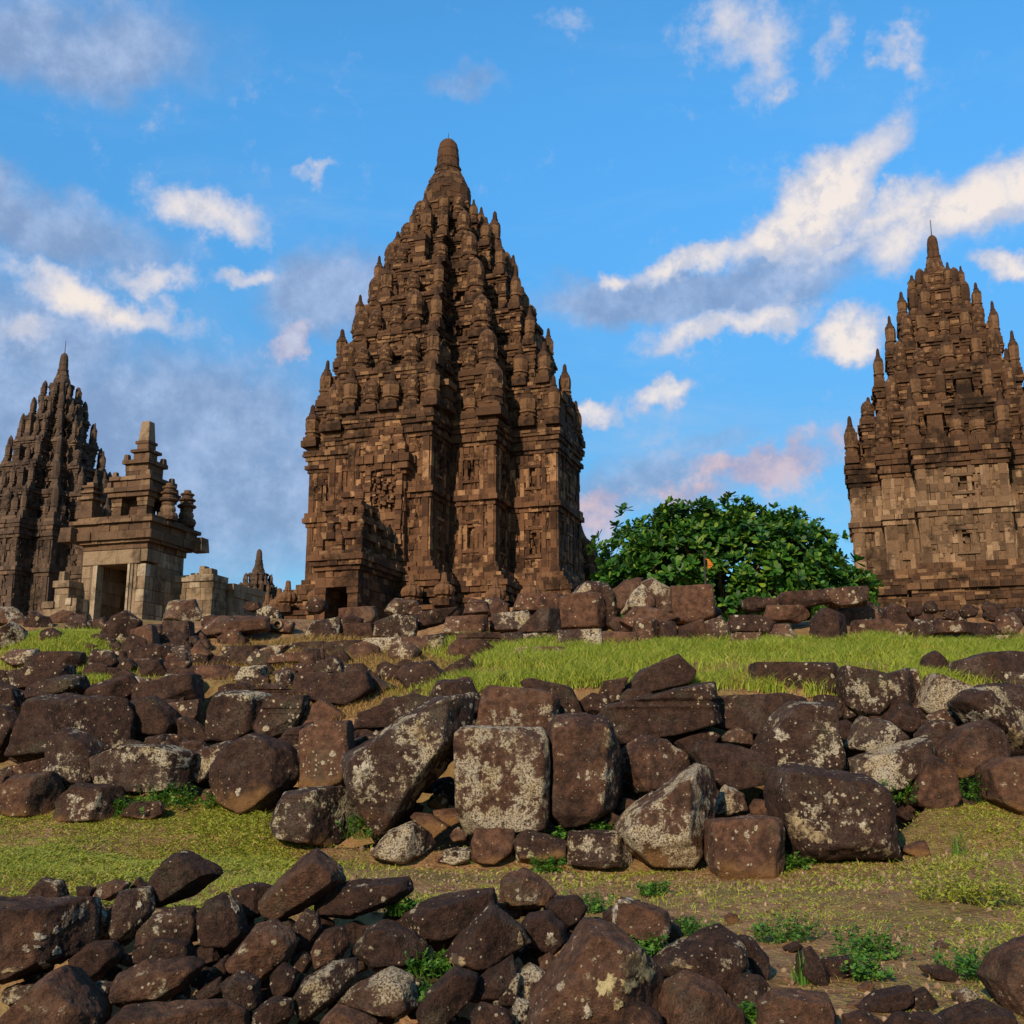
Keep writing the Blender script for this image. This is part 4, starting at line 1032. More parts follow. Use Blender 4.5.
# ------------------------------------------------------------------ loose stones
# zone line: @ x0 y0 group ; stone line: flags | outline (quarter pixels from the zone corner) | label
# flags: b block, m worn block, r rounded; l lichen, t brownness, o soil stain (0-9); e right-hand corner position; d depth shift
STONES = '''
@ 0 840 boulders of the lowest pile
m l3 t5 o0 e.72 | -130,250 100,235 340,240 355,300 345,430 230,490 30,560 -130,560 | broad brown boulder with white lichen spots, cut by the picture edge above a tilted slab
r l5 t4 o0 d.25 | 90,240 180,150 245,160 270,220 200,250 | stone dotted with round pale lichen peeking above the broad spotted boulder
r l1 t4 o0 d.2 | 310,185 380,190 368,260 315,255 | small plain dark stone between the dotted peeking stone and a mossy one
r l2 t6 o2 d.15 | 366,235 400,180 460,160 515,170 500,205 440,240 | low brown stone with a mossy yellow front, behind the lowest pile's white patched boulder
r l1 t2 o0 d.2 | 520,190 560,148 592,180 560,215 | small pointed dark tip rising just beside the peaked boulder
r l5 t4 o0 | 440,300 480,215 590,195 612,280 560,360 500,420 455,380 | boulder with three white patches along its side under the peaked boulder
r l7 t2 o0 d.1 | 366,320 410,265 455,320 415,380 370,360 | small stone carrying one large cream lichen patch
r l1 t2 o0 d-.1 | 590,240 610,160 660,90 740,45 800,70 870,110 880,140 780,210 640,265 | big dark peaked boulder perched highest on the lowest pile before the grass
r l2 t4 o0 | 545,430 560,360 640,280 770,268 800,330 790,400 700,420 | brown boulder capped with a yellow lichen patch, directly under the peaked boulder
m l1 t3 o0 d-.08 | 540,445 620,392 745,400 765,465 640,490 545,490 | flat plain brown stone below the yellow capped boulder
r l3 t4 o0 | 800,300 830,245 900,215 960,270 985,370 930,440 830,435 800,390 | rounded grey brown boulder edged with a thin white lichen line
r l1 t2 o0 d.05 | 930,200 1024,170 1100,190 1090,280 1010,310 940,270 | smooth dark stone tucked beside the big leaning brown boulder
r l1 t4 o0 | 280,480 380,405 450,410 480,470 380,570 310,575 | plain brown wedge stone beneath the white patched boulder
r l3 t5 o0 d-.05 | 455,580 500,530 600,490 760,468 812,500 740,590 640,655 500,665 460,630 | wide flat brown boulder with few white flecks, in the middle of the pile's near end
r l8 t3 o0 | 330,590 400,565 462,575 450,645 390,655 | little stone crusted with pale grey lichen beside the tilted slab
r l7 t5 o2 d.05 | 15,605 60,585 135,578 142,625 60,660 20,645 | greenish pale stone in the gap under the broad spotted boulder
m l2 t7 o2 e.8 d-.05 | 0,740 200,530 250,508 300,590 400,680 380,820 -30,820 | long tilted pinkish brown slab leaning at the bottom edge of the picture
r l2 t5 o0 d-.1 | 445,735 520,665 640,648 880,640 960,690 975,790 450,790 | low brown boulder with pale end patch, cut by the bottom edge beside the tilted slab
r l7 t5 o0 d.1 | 815,575 850,510 910,460 935,520 900,575 | narrow pale greenish stone wedged behind the lit brown boulder
r l4 t8 o3 | 915,485 980,400 1024,345 1090,328 1150,358 1182,410 1150,480 1060,560 960,535 | rough sunlit orange brown boulder with lichened rim, below the big leaning boulder
r l1 t3 o0 d-.05 | 885,580 960,525 1030,560 1042,660 980,695 915,665 | dark upright stone under the rough orange brown boulder
r l2 t3 o0 | 785,610 880,550 900,610 810,650 | small dark stone with a sprig of weeds on it
r l4 t3 o0 | 466,490 500,455 545,480 525,510 | tiny lichen flecked stone above the wide flat boulder
r l1 t5 o0 d.1 | 765,435 860,425 880,480 800,510 | small brown stone half hidden below the white edged boulder
@ 256 840 boulders of the lowest pile
r l2 t6 o0 d-.05 | 15,250 60,190 200,60 240,43 330,110 345,165 260,240 110,322 40,310 | big leaning brown boulder with a peaked top rising against the path
r l2 t1 o0 d-.03 | 252,250 290,185 400,165 600,150 622,205 560,250 400,312 270,300 | long dark lozenge shaped boulder lying level by the path
r l5 t4 o0 | 160,345 200,280 250,300 262,360 220,445 170,430 | narrow stone with a pale grey face between the leaning and the oval boulders
r l2 t5 o0 | 228,430 280,360 350,350 372,420 340,475 240,525 | oval reddish boulder with a white edge under the dark lozenge
r l5 t3 o0 | 400,445 450,350 530,322 600,350 675,410 685,462 610,512 480,515 | round dark boulder speckled with beige lichen below the long dark lozenge
r l2 t3 o0 | 600,300 680,250 800,210 930,198 955,260 880,340 740,412 650,405 | large smooth dark boulder sloping up to a flat top by the path
r l1 t3 o0 d.05 | 560,335 600,300 645,330 622,375 | little round brown stone beside the smooth dark boulder
r l1 t4 o0 d-.05 | 768,455 800,400 940,255 1000,315 1060,350 1088,410 900,535 830,515 | big plain brown boulder with a cream tip, leaning under the smooth dark one
r l9 t6 o2 | 330,645 400,580 540,513 620,545 645,650 570,705 440,695 | palest boulder of the lowest pile, crusted cream and grey all over
r l7 t4 o2 | 158,625 200,560 300,500 392,482 402,530 360,605 220,715 165,685 | leaning boulder with a grey green lichened end beside the palest boulder
m l2 t2 o0 | 640,685 700,590 790,510 885,545 862,625 760,730 660,730 | dark tilted slab with two white dots under the cream tipped boulder
r l4 t3 o0 | 836,605 900,545 1024,468 1044,560 960,648 860,645 | pointed dark stone with a lichened back, below the cream tipped boulder
r l1 t3 o0 | 60,545 110,498 158,530 152,595 100,645 62,605 | plain dark brown stone in the middle of the pile next to a small round one
r l2 t4 o0 | 138,485 190,443 228,480 202,530 150,525 | small round pitted brown stone under the narrow pale faced one
r l3 t3 o0 d-.08 | -10,690 60,632 142,638 145,705 80,750 -10,750 | low purple brown stone with a white fleck near the bottom edge
r l3 t8 o6 d-.1 | 262,730 330,658 420,690 482,720 482,800 262,800 | orange brown stone with a yellow lichened end at the bottom edge
r l1 t4 o0 d-.1 | 866,700 900,652 1000,680 1030,720 1015,800 870,800 | dark rounded stone at the bottom edge beside the giant boulder
r l7 t3 o0 | 946,645 1000,565 1055,538 1055,665 980,670 | grey stone banded with pale lichen next to the giant boulder
r l1 t2 o0 d.1 | 142,625 180,538 225,560 172,648 | thin dark stone squeezed beside the grey green ended boulder
@ 512 840 boulders of the lowest pile
r l2 t7 o5 d-.05 | -42,220 -32,150 50,118 110,150 172,210 130,262 20,275 -32,265 | round brown boulder with a grey cap and orange underside, alone on the path edge
r l0 t1 o0 | 138,262 180,225 260,223 297,270 272,325 220,355 160,305 | smooth plain black stone beside the grey capped round boulder
r l3 t4 o0 | 28,355 70,298 150,288 208,340 214,400 160,455 60,415 | round purple brown stone with one bright white spot
m l3 t6 o0 e.62 d-.1 | 75,660 130,560 285,325 380,345 460,415 545,485 595,570 575,660 450,800 75,800 | giant brown triangular boulder with a thick pale yellow lichen patch
m l3 t7 o2 e.85 | 400,305 440,230 512,262 612,283 632,340 604,405 540,428 420,365 | reddish block with a white top corner sitting on the path edge
r l0 t2 o0 d.05 | 363,295 400,263 408,345 368,335 | small dark stone leaning on the white cornered reddish block
r l3 t2 o0 | 566,480 640,418 740,378 820,343 905,400 935,500 862,610 760,575 600,545 | dark hump shaped boulder with a cream spot, behind the reddish bottom boulder
r l2 t6 o0 d-.1 | 600,645 620,568 700,532 800,578 915,690 925,800 604,800 | reddish brown boulder at the bottom edge under the dark hump
r l1 t4 o0 d-.22 | 335,745 400,658 500,637 585,690 605,800 335,800 | dark boulder overlapping the giant one at the bottom edge
r l8 t5 o0 d.05 | 15,625 20,540 70,497 134,540 104,625 60,640 | small egg shaped stone spotted with round cream lichen
r l7 t3 o0 d-.05 | -5,695 20,628 72,648 80,725 0,750 | small white spotted stone at the bottom edge against the giant boulder
r l4 t6 o3 d.1 | 108,475 150,452 184,480 152,535 114,515 | tiny ochre stone between the giant boulder and the white spotted stone
r l0 t3 o0 | 866,605 910,538 990,543 1034,600 992,685 910,685 | smooth dark stone at the foot of the hump shaped boulder
r l0 t9 o9 d.0 | 848,312 870,291 900,299 907,332 870,342 | round orange pebble lying alone on the path
r l1 t2 o2 | 908,385 960,400 1024,470 1020,560 960,560 920,450 | grey dark stone sunk in weeds beside the hump shaped boulder
@ 768 840 stones scattered on the path
m l1 t6 o0 d-.1 | -34,650 40,598 222,618 264,700 264,800 -34,800 | wide flat topped reddish boulder rising from the bottom edge beside the weeds
r l0 t3 o0 | 118,460 170,428 232,520 254,595 190,598 120,535 | dark sloping stone behind the tall grass tuft near the bottom edge
r l0 t2 o0 | 218,475 320,468 344,540 260,565 220,525 | flat dark stone in the weeds behind a pale pebble
r l0 t3 o2 | 366,665 430,608 552,583 574,640 480,695 400,695 | low brown wedge stone lying on bare soil near the bottom edge
r l0 t2 o2 | 536,645 620,593 673,650 642,695 560,685 | rounded dark stone touching the low brown wedge
r l1 t1 o0 d-.1 | 684,725 760,662 862,643 965,690 995,800 684,800 | black smooth boulder at the bottom edge near the picture corner
m l3 t6 o4 | 876,550 920,460 1000,418 1100,385 1140,600 1020,750 960,690 926,595 | tall reddish boulder cut off by the picture edge at the bottom corner
r l0 t4 o4 | 606,505 700,503 774,545 740,575 650,556 | thin flat brown stone sunk in the path
r l2 t9 o7 | 357,592 400,563 424,580 402,614 370,614 | pale cream pebble between the flat dark stone and the brown wedge
r l0 t4 o2 d-.05 | 300,700 380,678 454,730 454,800 296,800 | brown stone at the bottom edge next to the wide flat topped boulder
r l0 t2 o0 d-.1 | 466,745 520,688 642,688 694,720 694,800 466,800 | dark boulder top at the bottom edge under the brown wedge
b l0 t9 o8 | 528,38 620,3 634,52 600,74 | pointed tan stone chip lying alone on the grass beside the big front block
r l3 t8 o6 | 652,430 690,403 728,420 702,444 | flat pale pebble in the middle of the worn path
r l7 t7 o4 | 736,615 790,593 838,620 802,655 745,650 | half buried greenish pale stone near the bottom corner
r l0 t3 o4 | 58,430 110,403 144,430 92,456 | low dark stone sunk in weeds behind the sloping stone
r l5 t6 o3 | 248,550 275,530 306,545 290,565 252,565 | small pale grey pebble beside the grass tuft
r l4 t9 o7 | 315,660 345,642 372,655 350,676 320,675 | small tan pebble beside the low brown wedge
r l6 t8 o5 | 748,185 762,170 780,182 765,195 | white pebble by the yellow green weeds
r l2 t8 o6 | 230,185 252,165 276,178 262,195 232,194 | small tan pebble below the big front block
@ 0 690 blocks of the main rubble heap
m l2 t5 o4 e.6 | 8,500 20,390 60,342 200,330 232,400 228,515 120,515 | dark brown block at the heap's foot near the picture edge, on the grass
b l2 t7 o5 d.15 ns | 15,345 60,305 180,273 194,320 90,350 20,370 | orange flat slab lying on the dark brown block by the picture edge
r l6 t6 o6 | -24,345 30,343 22,405 -24,405 | yellow lichened stone at the picture edge below the orange slab
m l4 t4 o4 e.66 | 228,535 240,450 310,373 472,388 484,470 430,525 330,532 | squat block with a pale lichen ring on its brown top, at the grass edge
r l6 t2 o0 d-.1 | 188,310 200,200 280,163 392,210 424,300 404,385 240,405 | dark hunched boulder crusted with grey lichen behind the ringed squat block
b l7 t2 o0 ns | 398,270 520,224 680,228 775,260 752,385 620,408 428,390 | long low block with a grey green lichened face above the grass
m l4 t1 o0 d.1 | 75,270 130,110 150,40 190,24 490,38 518,110 512,235 400,240 190,290 100,285 | broad black block with white lichen flecks on its shaded end
r l3 t2 o0 d.1 | 498,75 560,38 630,28 692,80 724,140 702,195 530,185 | rounded triangular dark stone with a pale rim, above the long grey green block
r l4 t4 o0 d.1 | 714,120 750,103 802,140 864,207 780,210 720,192 | small grey stone wedged beside the rounded triangular one
m l5 t1 o0 e.7 d.1 | 836,205 845,80 870,18 960,8 1084,18 1064,160 960,218 860,206 | black block with green grey lichen runs down its front
r l4 t4 o0 | 746,295 800,238 920,203 955,240 872,295 864,355 830,390 770,375 | brown lichened boulder against the five sided boulder
m l1 t3 o5 e.75 | 856,315 900,238 1024,178 1152,228 1194,300 1174,370 1060,495 1010,515 880,440 858,375 | big smooth five sided boulder tapering to an orange foot in the grass
r l0 t5 o4 | 803,445 820,398 852,393 868,455 | small square stump of brown stone in the grass below the five sided boulder
r l1 t5 o4 | 486,505 530,448 640,448 658,492 600,525 | low brown stone sunk in grass under the long grey green block
r l3 t1 o0 d.15 | -64,160 -40,58 40,68 94,150 62,255 0,285 -64,285 | black rounded boulder at the picture edge halfway up the heap
@ 256 690 blocks of the main rubble heap
b l2 t8 o4 e.93 | 186,390 188,138 372,128 384,250 352,395 | upright rust brown squared block standing in the heap
m l7 t3 o2 e.45 d-.1 | 72,535 100,418 230,388 372,393 414,450 392,565 270,625 88,595 | half grey lichened block standing at the heap's foot below the upright rust block
m l6 t4 o2 e.70 d-.05 | 368,262 560,178 700,48 862,28 834,180 622,445 562,565 490,588 438,500 376,365 | huge slanting boulder with cream lichen streaks and an undercut dark side
b l4 t7 o0 d.1 | 188,135 200,88 260,38 342,88 384,130 200,147 | gable shaped stone resting on the upright rust block
b l1 t2 o0 d.1 ns | 382,152 480,68 620,18 694,38 642,112 540,146 | dark tilted slab bridging to the huge slanting boulder
b l4 t3 o0 d.1 | -4,175 50,28 202,26 194,100 160,155 60,195 | dark block cut with horizontal mouldings
r l1 t1 o0 d.2 | 76,215 130,158 192,148 198,250 150,265 | rounded black stone in the gap below the moulded block
b l0 t9 o9 d-.05 | 622,512 640,493 702,503 768,545 702,594 | pinkish tan broken stone in the gap below the huge slanting boulder
b l0 t9 o8 | 712,482 800,473 828,520 772,548 720,512 | tan angular stone chip beside the pale upright block
b l0 t9 o8 d.12 | 686,455 740,408 772,430 764,478 700,474 | tan stone chip at the back of the gap under the slanting boulder
m l9 t5 o4 e.6 | 466,658 540,568 620,528 682,570 710,620 640,665 600,695 478,668 | grey white rounded stone at the grass edge below the huge slanting boulder
m l1 t6 o4 | 866,605 880,558 960,548 1034,558 1024,645 960,695 868,685 | low brown block under the pale upright block
r l8 t4 o3 | 730,685 760,638 864,628 854,685 790,705 | small black and white mottled stone at the grass edge
r l8 t8 o5 d.2 | 452,200 480,163 524,200 472,224 | yellow lichened lump deep in the heap beside the rust block
r l3 t4 o2 d.15 | 382,226 420,193 464,205 442,240 390,246 | small stone below the yellow lichened lump
r l6 t6 o4 | 776,575 810,548 850,575 844,605 790,610 | small mossy stone between the tan chips and the mottled stone
@ 512 690 blocks of the main rubble heap
b l8 t6 o1 e.9 d-.1 | -215,185 -182,158 -60,172 110,163 132,200 138,480 120,550 -168,560 -212,490 | upright squared block covered with beige lichen on its face, in the heap's centre
b l5 t7 o0 e.88 d.15 | -138,158 -110,10 -82,-12 120,8 184,40 164,150 132,205 110,178 -60,178 | pinkish brown lichened block lying behind the beige upright one
b l1 t1 o0 d.35 ns | 42,-32 90,-42 232,-7 264,58 278,105 180,112 180,40 | black slab edge behind the pinkish lichened block
m l3 t5 o0 e.72 d-.05 | 138,190 180,118 260,108 382,123 414,200 434,300 402,475 330,536 200,560 136,470 175,300 | tall waisted brown block with a green streaked side beside the beige upright one
b l1 t3 o0 d.15 ns | 358,105 400,58 780,-27 804,60 814,130 640,184 430,220 390,135 | long brown stone beam with a grooved edge lying across the heap
b l1 t2 o0 d.3 ns | 390,42 520,-82 652,-138 718,-70 692,-22 420,45 | dark wedge shaped beam poking up against the bright grass
b l2 t5 o0 d.35 | 352,12 370,-32 462,-47 424,42 360,64 | small lichened block end beneath the wedge shaped beam
r l3 t5 o0 d.05 | 436,245 520,188 602,198 694,260 704,335 560,425 490,405 448,335 | mottled brown boulder under the long stone beam
b l1 t3 o0 d.2 | 648,205 780,158 824,188 722,275 690,255 | grey dark slab in shade under the long stone beam
b l3 t3 o0 d.05 | 722,255 760,208 900,228 1030,268 1030,365 840,400 780,345 | brown block with scattered white specks behind the pale rounded boulder
r l4 t5 o0 d.15 | 816,195 900,148 955,170 964,235 850,220 | stone with a pale flecked crest on top of the specked block
m l8 t6 o4 e.62 d-.1 | 426,545 470,478 720,302 794,328 814,400 752,500 782,600 702,705 560,705 468,625 | large pale boulder, cream below and white flecked on its shaded side, at the path edge
b l2 t6 o5 e.78 d-.1 | 796,540 800,528 1000,510 1078,523 1080,690 1020,775 830,755 796,690 | squared brown block with sharp edges at the path edge in front of the biggest block
r l7 t8 o4 | 796,485 850,383 922,418 940,482 860,514 808,508 | mottled yellowish lump above the sharp edged brown block
m l7 t4 o2 e.7 | 216,695 240,568 432,566 484,660 474,705 380,714 | low block with a beige lichened front, at the path edge beside the large pale boulder
r l3 t3 o5 | -4,605 60,558 222,608 214,675 100,695 28,685 | low dark stone with an orange base and pale top, under the waisted block
r l3 t6 o1 d.05 | 418,475 450,433 514,450 484,490 430,495 | small brown stone in the gap beside the waisted block
b l3 t5 o1 | 378,565 390,488 434,510 434,565 | small upright chip between the waisted block and the large pale boulder
r l2 t6 o1 d.1 | 858,515 890,473 954,490 954,515 | small brown stone beside the mottled yellowish lump
r l2 t7 o1 d.1 | 938,500 970,438 1034,448 1034,505 | small reddish stone wedged against the biggest block
@ 768 690 blocks of the main rubble heap
m l3 t3 o2 e.95 d-.12 | 8,405 40,328 130,308 402,348 454,390 450,455 486,675 110,700 55,625 45,500 | biggest dark block of the heap's foot, with a large cream lichen blot
m l6 t3 o0 e.88 d.05 | -55,250 20,108 90,48 252,58 264,150 294,345 180,330 30,330 | sloping slab with a lichened shoulder and one round white spot behind the biggest block
b l2 t2 o0 d.15 | -240,30 40,20 140,40 120,130 -10,190 -220,140 | broad dark block between the long stone beam and the sloping slab
b l2 t1 o0 e.95 d.3 | -52,-106 252,-104 284,0 200,22 -52,28 | long dark squared block lying at the heap's top against the grass
b l5 t2 o0 e.95 d.2 | 286,-25 300,-90 452,-62 458,100 372,112 300,64 | dark block with a yellowish lichened lower face at the heap's top
b l4 t1 o0 e.55 d.18 | 452,-48 550,-82 604,40 604,82 540,74 458,114 | black block with white flecks beside the yellowish faced one
r l0 t2 o0 d.05 | 462,122 530,58 592,80 600,152 560,184 500,164 | rounded plain dark stone below the two black blocks
m l8 t3 o0 | 308,224 370,108 482,128 554,190 470,265 430,294 340,254 | tilted boulder with a cream lichened face between the sloping slab and the heap's end
m l9 t5 o2 | 318,345 330,278 480,268 622,188 644,270 582,335 530,405 450,425 438,365 | low stone crusted with pale lichen below the cream faced tilted boulder
b l1 t5 o2 e.9 d-.1 | 566,435 610,288 650,263 712,310 744,420 702,475 590,460 | upright brown wedge block standing in the weeds at the heap's foot
b l3 t5 o3 e.8 d-.05 | 696,244 760,158 880,128 944,200 944,262 880,294 740,350 698,294 | tilted brown block overhanging a dark hollow near the heap's end
r l4 t4 o0 d.05 | 588,184 640,123 732,133 764,170 704,235 640,274 | brown stone with one bright white ring
r l6 t3 o0 d.1 | 736,54 780,8 880,-17 1090,-2 1090,255 980,275 930,155 800,134 | large dark boulder with round white lichen blots at the picture edge
b l2 t6 o4 e.9 d-.08 | 866,315 920,278 1070,268 1100,480 990,494 890,435 | squared brown block at the picture edge in the weeds
b l9 t6 o0 d.15 | 598,64 660,-62 740,-22 810,0 742,64 640,98 | cream coloured wedge stone, palest at the heap's top end
r l4 t2 o0 d.3 | 596,-60 625,-132 670,-152 718,-110 728,-48 640,-38 | dark rounded stone standing upright against the grass behind the cream wedge
b l3 t4 o0 d.3 ns | 742,-38 760,-112 870,-142 1080,-152 1080,-38 860,-58 830,4 | long flat dark slab at the heap's top by the picture edge
b l7 t4 o0 d.2 | 826,-3 860,-77 1080,-52 1080,4 840,4 | grey slab end with white lichen outlines under the long flat slab
r l8 t5 o0 d.2 | 546,-70 590,-84 624,0 602,54 | small pale stone between the black block and the cream wedge
r l8 t6 o0 d.1 | 636,104 700,78 764,90 754,134 650,130 | small pale flat stone above the white ringed one
@ 0 580 stones of the upper rubble by the gateway
r l6 t9 o3 | -44,135 0,108 60,113 114,160 92,195 -44,175 | yellowish rounded boulder below the low wall stub at the picture edge
r l8 t4 o0 | -44,250 0,198 50,168 98,200 92,255 30,280 -44,275 | grey lichened round boulder at the picture edge beside the grassy hump
r l4 t3 o0 d.2 | 98,185 130,128 192,148 214,190 150,210 | dark stone between the yellowish boulder and a red brown one
r l2 t8 o2 d.2 | 192,152 250,123 314,138 282,184 220,190 | low red brown stone below the wall stub with the square opening
r l6 t4 o0 d.1 | 258,205 280,148 352,138 384,200 330,220 | mottled stone behind the grassy hump in front of the doorway
r l3 t4 o0 d.2 | 368,162 420,148 438,190 390,214 | small dark stone under the gateway's open door
m l3 t3 o0 | 412,225 460,148 510,128 564,170 522,245 490,264 | dark leaning stone just below the gateway's corner
b l4 t7 o3 e.85 d-.05 | 528,275 535,203 612,183 634,270 590,290 | squared greenish lit stone at the end of the grassy hump
b l5 t5 o2 e.8 | 656,275 664,173 762,168 768,240 740,275 | squared mottled block below the ruined wall stub
r l8 t7 o2 d.1 | 652,172 680,88 782,78 804,150 770,178 | lumpy mottled stone stacked on the squared mottled block
r l2 t6 o1 d.1 | 782,235 830,178 880,148 1070,148 1070,204 920,218 800,255 | long rounded red brown boulder below the small dark shrine
r l8 t5 o1 | 622,305 690,273 742,262 768,320 740,345 640,325 | pale pinkish flecked stone beside the end of the hump
r l7 t6 o1 | 8,315 60,278 152,278 152,345 60,355 | pale cream flecked stone under the grassy hump near the picture edge
b l2 t2 o1 ns | 148,305 180,288 322,288 332,345 150,354 | long dark stone under the grassy hump
m l9 t3 o0 | 358,335 380,278 452,288 484,330 430,374 368,364 | peaked grey white stone below the hump's end
b l5 t3 o0 e.86 | 58,435 60,368 130,348 272,343 278,405 110,435 | squared block with a grey streaked end in the upper rubble
r l0 t2 o0 d-.1 | 98,485 100,428 260,383 334,383 348,440 290,475 | dark slab with a smooth rounded end in front of the streaked block
r l2 t5 o0 | 338,475 360,428 520,378 554,430 490,495 | brown wedge stone below a patch of short grass
b l1 t3 o0 e.9 d-.05 ns | 542,495 560,418 780,378 798,482 680,486 | wide layered dark block near the middle of the upper rubble
b l2 t3 o0 d.1 | 568,394 575,328 642,318 674,380 600,404 | dark squared block stacked on the wide layered block
b l5 t6 o3 | 676,494 796,478 792,565 700,565 | yellowish block face beneath the wide layered block
b l5 t3 o0 e.7 ns | 898,334 905,268 1070,263 1070,344 | long dark block with cream lichen blots beside dry grass
b l2 t6 o3 ns d.1 | 778,395 790,343 942,343 974,400 800,405 | flat brown slab above a bare orange soil patch
r l8 t3 o0 | 936,405 970,348 1064,343 1064,424 | grey mottled boulder beside the bare orange soil patch
b l2 t1 o0 | -44,425 -40,358 50,368 64,430 | dark block at the picture edge above another in the upper rubble
b l3 t1 o0 d-.1 | -44,525 -40,438 60,438 74,505 | black block at the picture edge, lower of two in the upper rubble
r l3 t6 o2 | 498,350 520,318 604,313 572,350 | small flat reddish stone beside the peaked grey white stone
r l1 t8 o5 | 756,295 800,248 854,300 802,345 | reddish earth coloured stone below the long rounded boulder
@ 256 580 stones in the row below the tallest temple
b l3 t6 o0 d.15 | 336,184 340,118 470,108 484,172 | dark red block set on another, right below the temple doorway
b l1 t6 o0 d.05 | 328,235 335,180 475,174 484,235 | plain dark red block carrying the doorway block
b l8 t4 o2 ns | 476,230 480,170 560,140 640,150 640,195 630,234 | block with a bright cream lichened front under a dark sloping slab
b l1 t3 o0 d.1 ns | 600,150 680,130 804,108 742,172 640,200 | dark sloping slab lying on the cream lichened block
r l7 t6 o0 d.25 | 516,125 560,73 640,83 664,132 560,150 | rounded stone with a beige lichen patch in front of the urns
m l7 t3 o0 | 186,235 230,168 332,148 334,234 250,245 | lichen spattered stone beside the doorway blocks
b l6 t8 o1 | 50,200 70,163 112,163 152,170 142,214 56,205 | pale stone carved with a round ring
b l7 t9 o1 ns | 432,295 440,238 702,228 692,305 | long pale squared slab at the edge of the dry grass
b l7 t4 o0 | 678,295 690,228 752,223 744,300 | grey green lichened stone at the end of the long pale slab
b l3 t6 o1 d-.15 ns | 56,335 70,303 262,276 274,325 | tilted brown slab in the dry grass
b l1 t3 o0 ns | 132,288 140,253 272,246 278,280 | thin dark slab behind the tilted brown one
b l2 t3 o0 ns | 268,305 280,248 432,243 434,304 330,310 | dark slab with white specks touching the long pale slab
b l8 t7 o0 d-.1 | 6,345 20,283 60,268 134,263 62,325 | pale wedge of stone at the near end of the tilted brown slab
b l2 t6 o0 | 756,220 765,148 922,143 924,214 | squared red brown block with one white spot below the urns
b l1 t5 o0 ns | 802,290 810,218 972,213 974,290 | dark moulded slab at the grass edge below the red brown block
b l8 t5 o0 | 938,205 945,138 1064,128 1064,204 | block with a thick cream lichen crust in the stone row
b l2 t3 o0 | 968,285 980,218 1064,208 1064,284 | dark block under the thick crusted one
r l7 t6 o0 d.3 | 826,145 860,73 922,88 944,144 | pale pinkish rounded stone below the temple's base moulding
r l2 t5 o0 d.3 | 918,144 960,68 1012,98 1014,144 | small brown stone beside the pale pinkish one
r l1 t2 o0 d.15 | 566,385 620,338 702,328 754,380 702,475 620,455 | smooth purple black boulder at the crest of the heap
b l4 t3 o0 d.25 e.8 | 736,370 850,302 890,400 800,415 | lichen speckled peaked block at the heap's crest before the grass
b l0 t1 o0 d.25 ns | 886,415 990,377 1024,430 910,445 | dark slab tip beside the speckled peaked block
b l2 t3 o0 ns | 196,450 260,378 442,368 464,440 372,505 240,485 | flat topped dark boulder with a stepped side at the heap's crest
r l6 t4 o0 | 66,445 80,378 132,363 154,430 100,460 | small boulder furred with grey green lichen near the flat topped one
b l1 t5 o0 d.2 ns | 158,395 170,373 302,368 222,424 | thin brown slab behind the flat topped boulder
r l2 t5 o0 d.1 | 436,445 480,388 564,430 502,475 | brown stone between the flat topped and the purple black boulders
m l4 t2 o0 d.05 | 696,475 730,408 850,403 894,460 904,520 860,560 700,560 | dark boulder flecked with white lichen at the head of the huge slanting one
b l4 t2 o0 | -10,445 40,415 200,450 200,490 60,500 -10,500 | dark slab above the moulded block
@ 512 570 stones in the row below the tallest temple
b l1 t6 o0 d.3 ns | 6,168 30,98 192,98 194,164 | red brown block at the back of the row below the temple's shaded corner
b l8 t4 o0 | -10,235 0,178 62,163 74,200 20,245 | block end with a white lichen patch beside a sloping topped stone
b l2 t4 o0 e.7 | 18,255 100,168 187,153 194,255 | grey brown stone with a sloping flat top
b l5 t3 o0 | -4,314 10,258 182,253 184,310 | dark speckled block at the grass edge under the sloping topped stone
b l1 t6 o1 e.72 d.05 | 193,234 194,108 300,93 352,103 384,200 352,240 | large squared red brown block, tallest of the row beside the temple
r l5 t4 o0 d.3 | 236,108 300,48 382,58 424,130 424,235 380,240 | rounded boulder with a pale top behind the large squared block
b l6 t4 o0 | 188,325 188,243 352,238 354,324 | white lichened block at the grass edge under the large squared block
b l3 t8 o5 | 348,324 353,248 493,253 493,324 | orange brown block at the grass edge
r l4 t6 o0 d.25 | 402,85 450,43 524,33 504,95 440,170 413,152 | brown boulder on top of the row with a pale seam
r l9 t7 o0 d.1 | 438,175 470,98 520,58 564,110 574,155 500,176 | pale stone with cream lichen rings before the tree
r l5 t5 o0 d.2 | 508,55 560,33 644,80 644,180 570,180 540,85 | grey lichened boulder at the top of the row before the tree
b l2 t7 o0 e.88 d.1 | 638,185 638,73 792,68 804,180 760,215 660,205 | big flat topped brown block at the row's end before the tree
b l2 t6 o0 ns | 438,205 490,148 572,158 664,200 602,245 480,235 | brown slab sloping down below the pale ringed stone
b l3 t5 o0 e.65 | 488,315 493,198 582,203 594,300 | upright dark block with white specks at the grass edge
b l3 t4 o0 | 588,305 590,208 652,208 664,294 | narrow grey streaked upright block beside the white specked one
b l1 t5 o1 | 658,295 670,228 762,198 774,294 | plain brown block at the grass edge under the flat topped block
r l4 t4 o0 | 766,295 770,208 832,188 874,240 864,295 | rough dark stone at the foot of the row's gap before the tree
b l7 t8 o1 d-.1 | 803,265 810,233 862,238 864,275 | small cream stone set in the rough dark one
b l2 t4 o0 | 873,250 873,183 992,183 994,249 | dark squared block in the gap before the tree
b l8 t8 o2 | 878,305 883,253 987,253 994,305 | pale cream block under the dark squared one in the gap
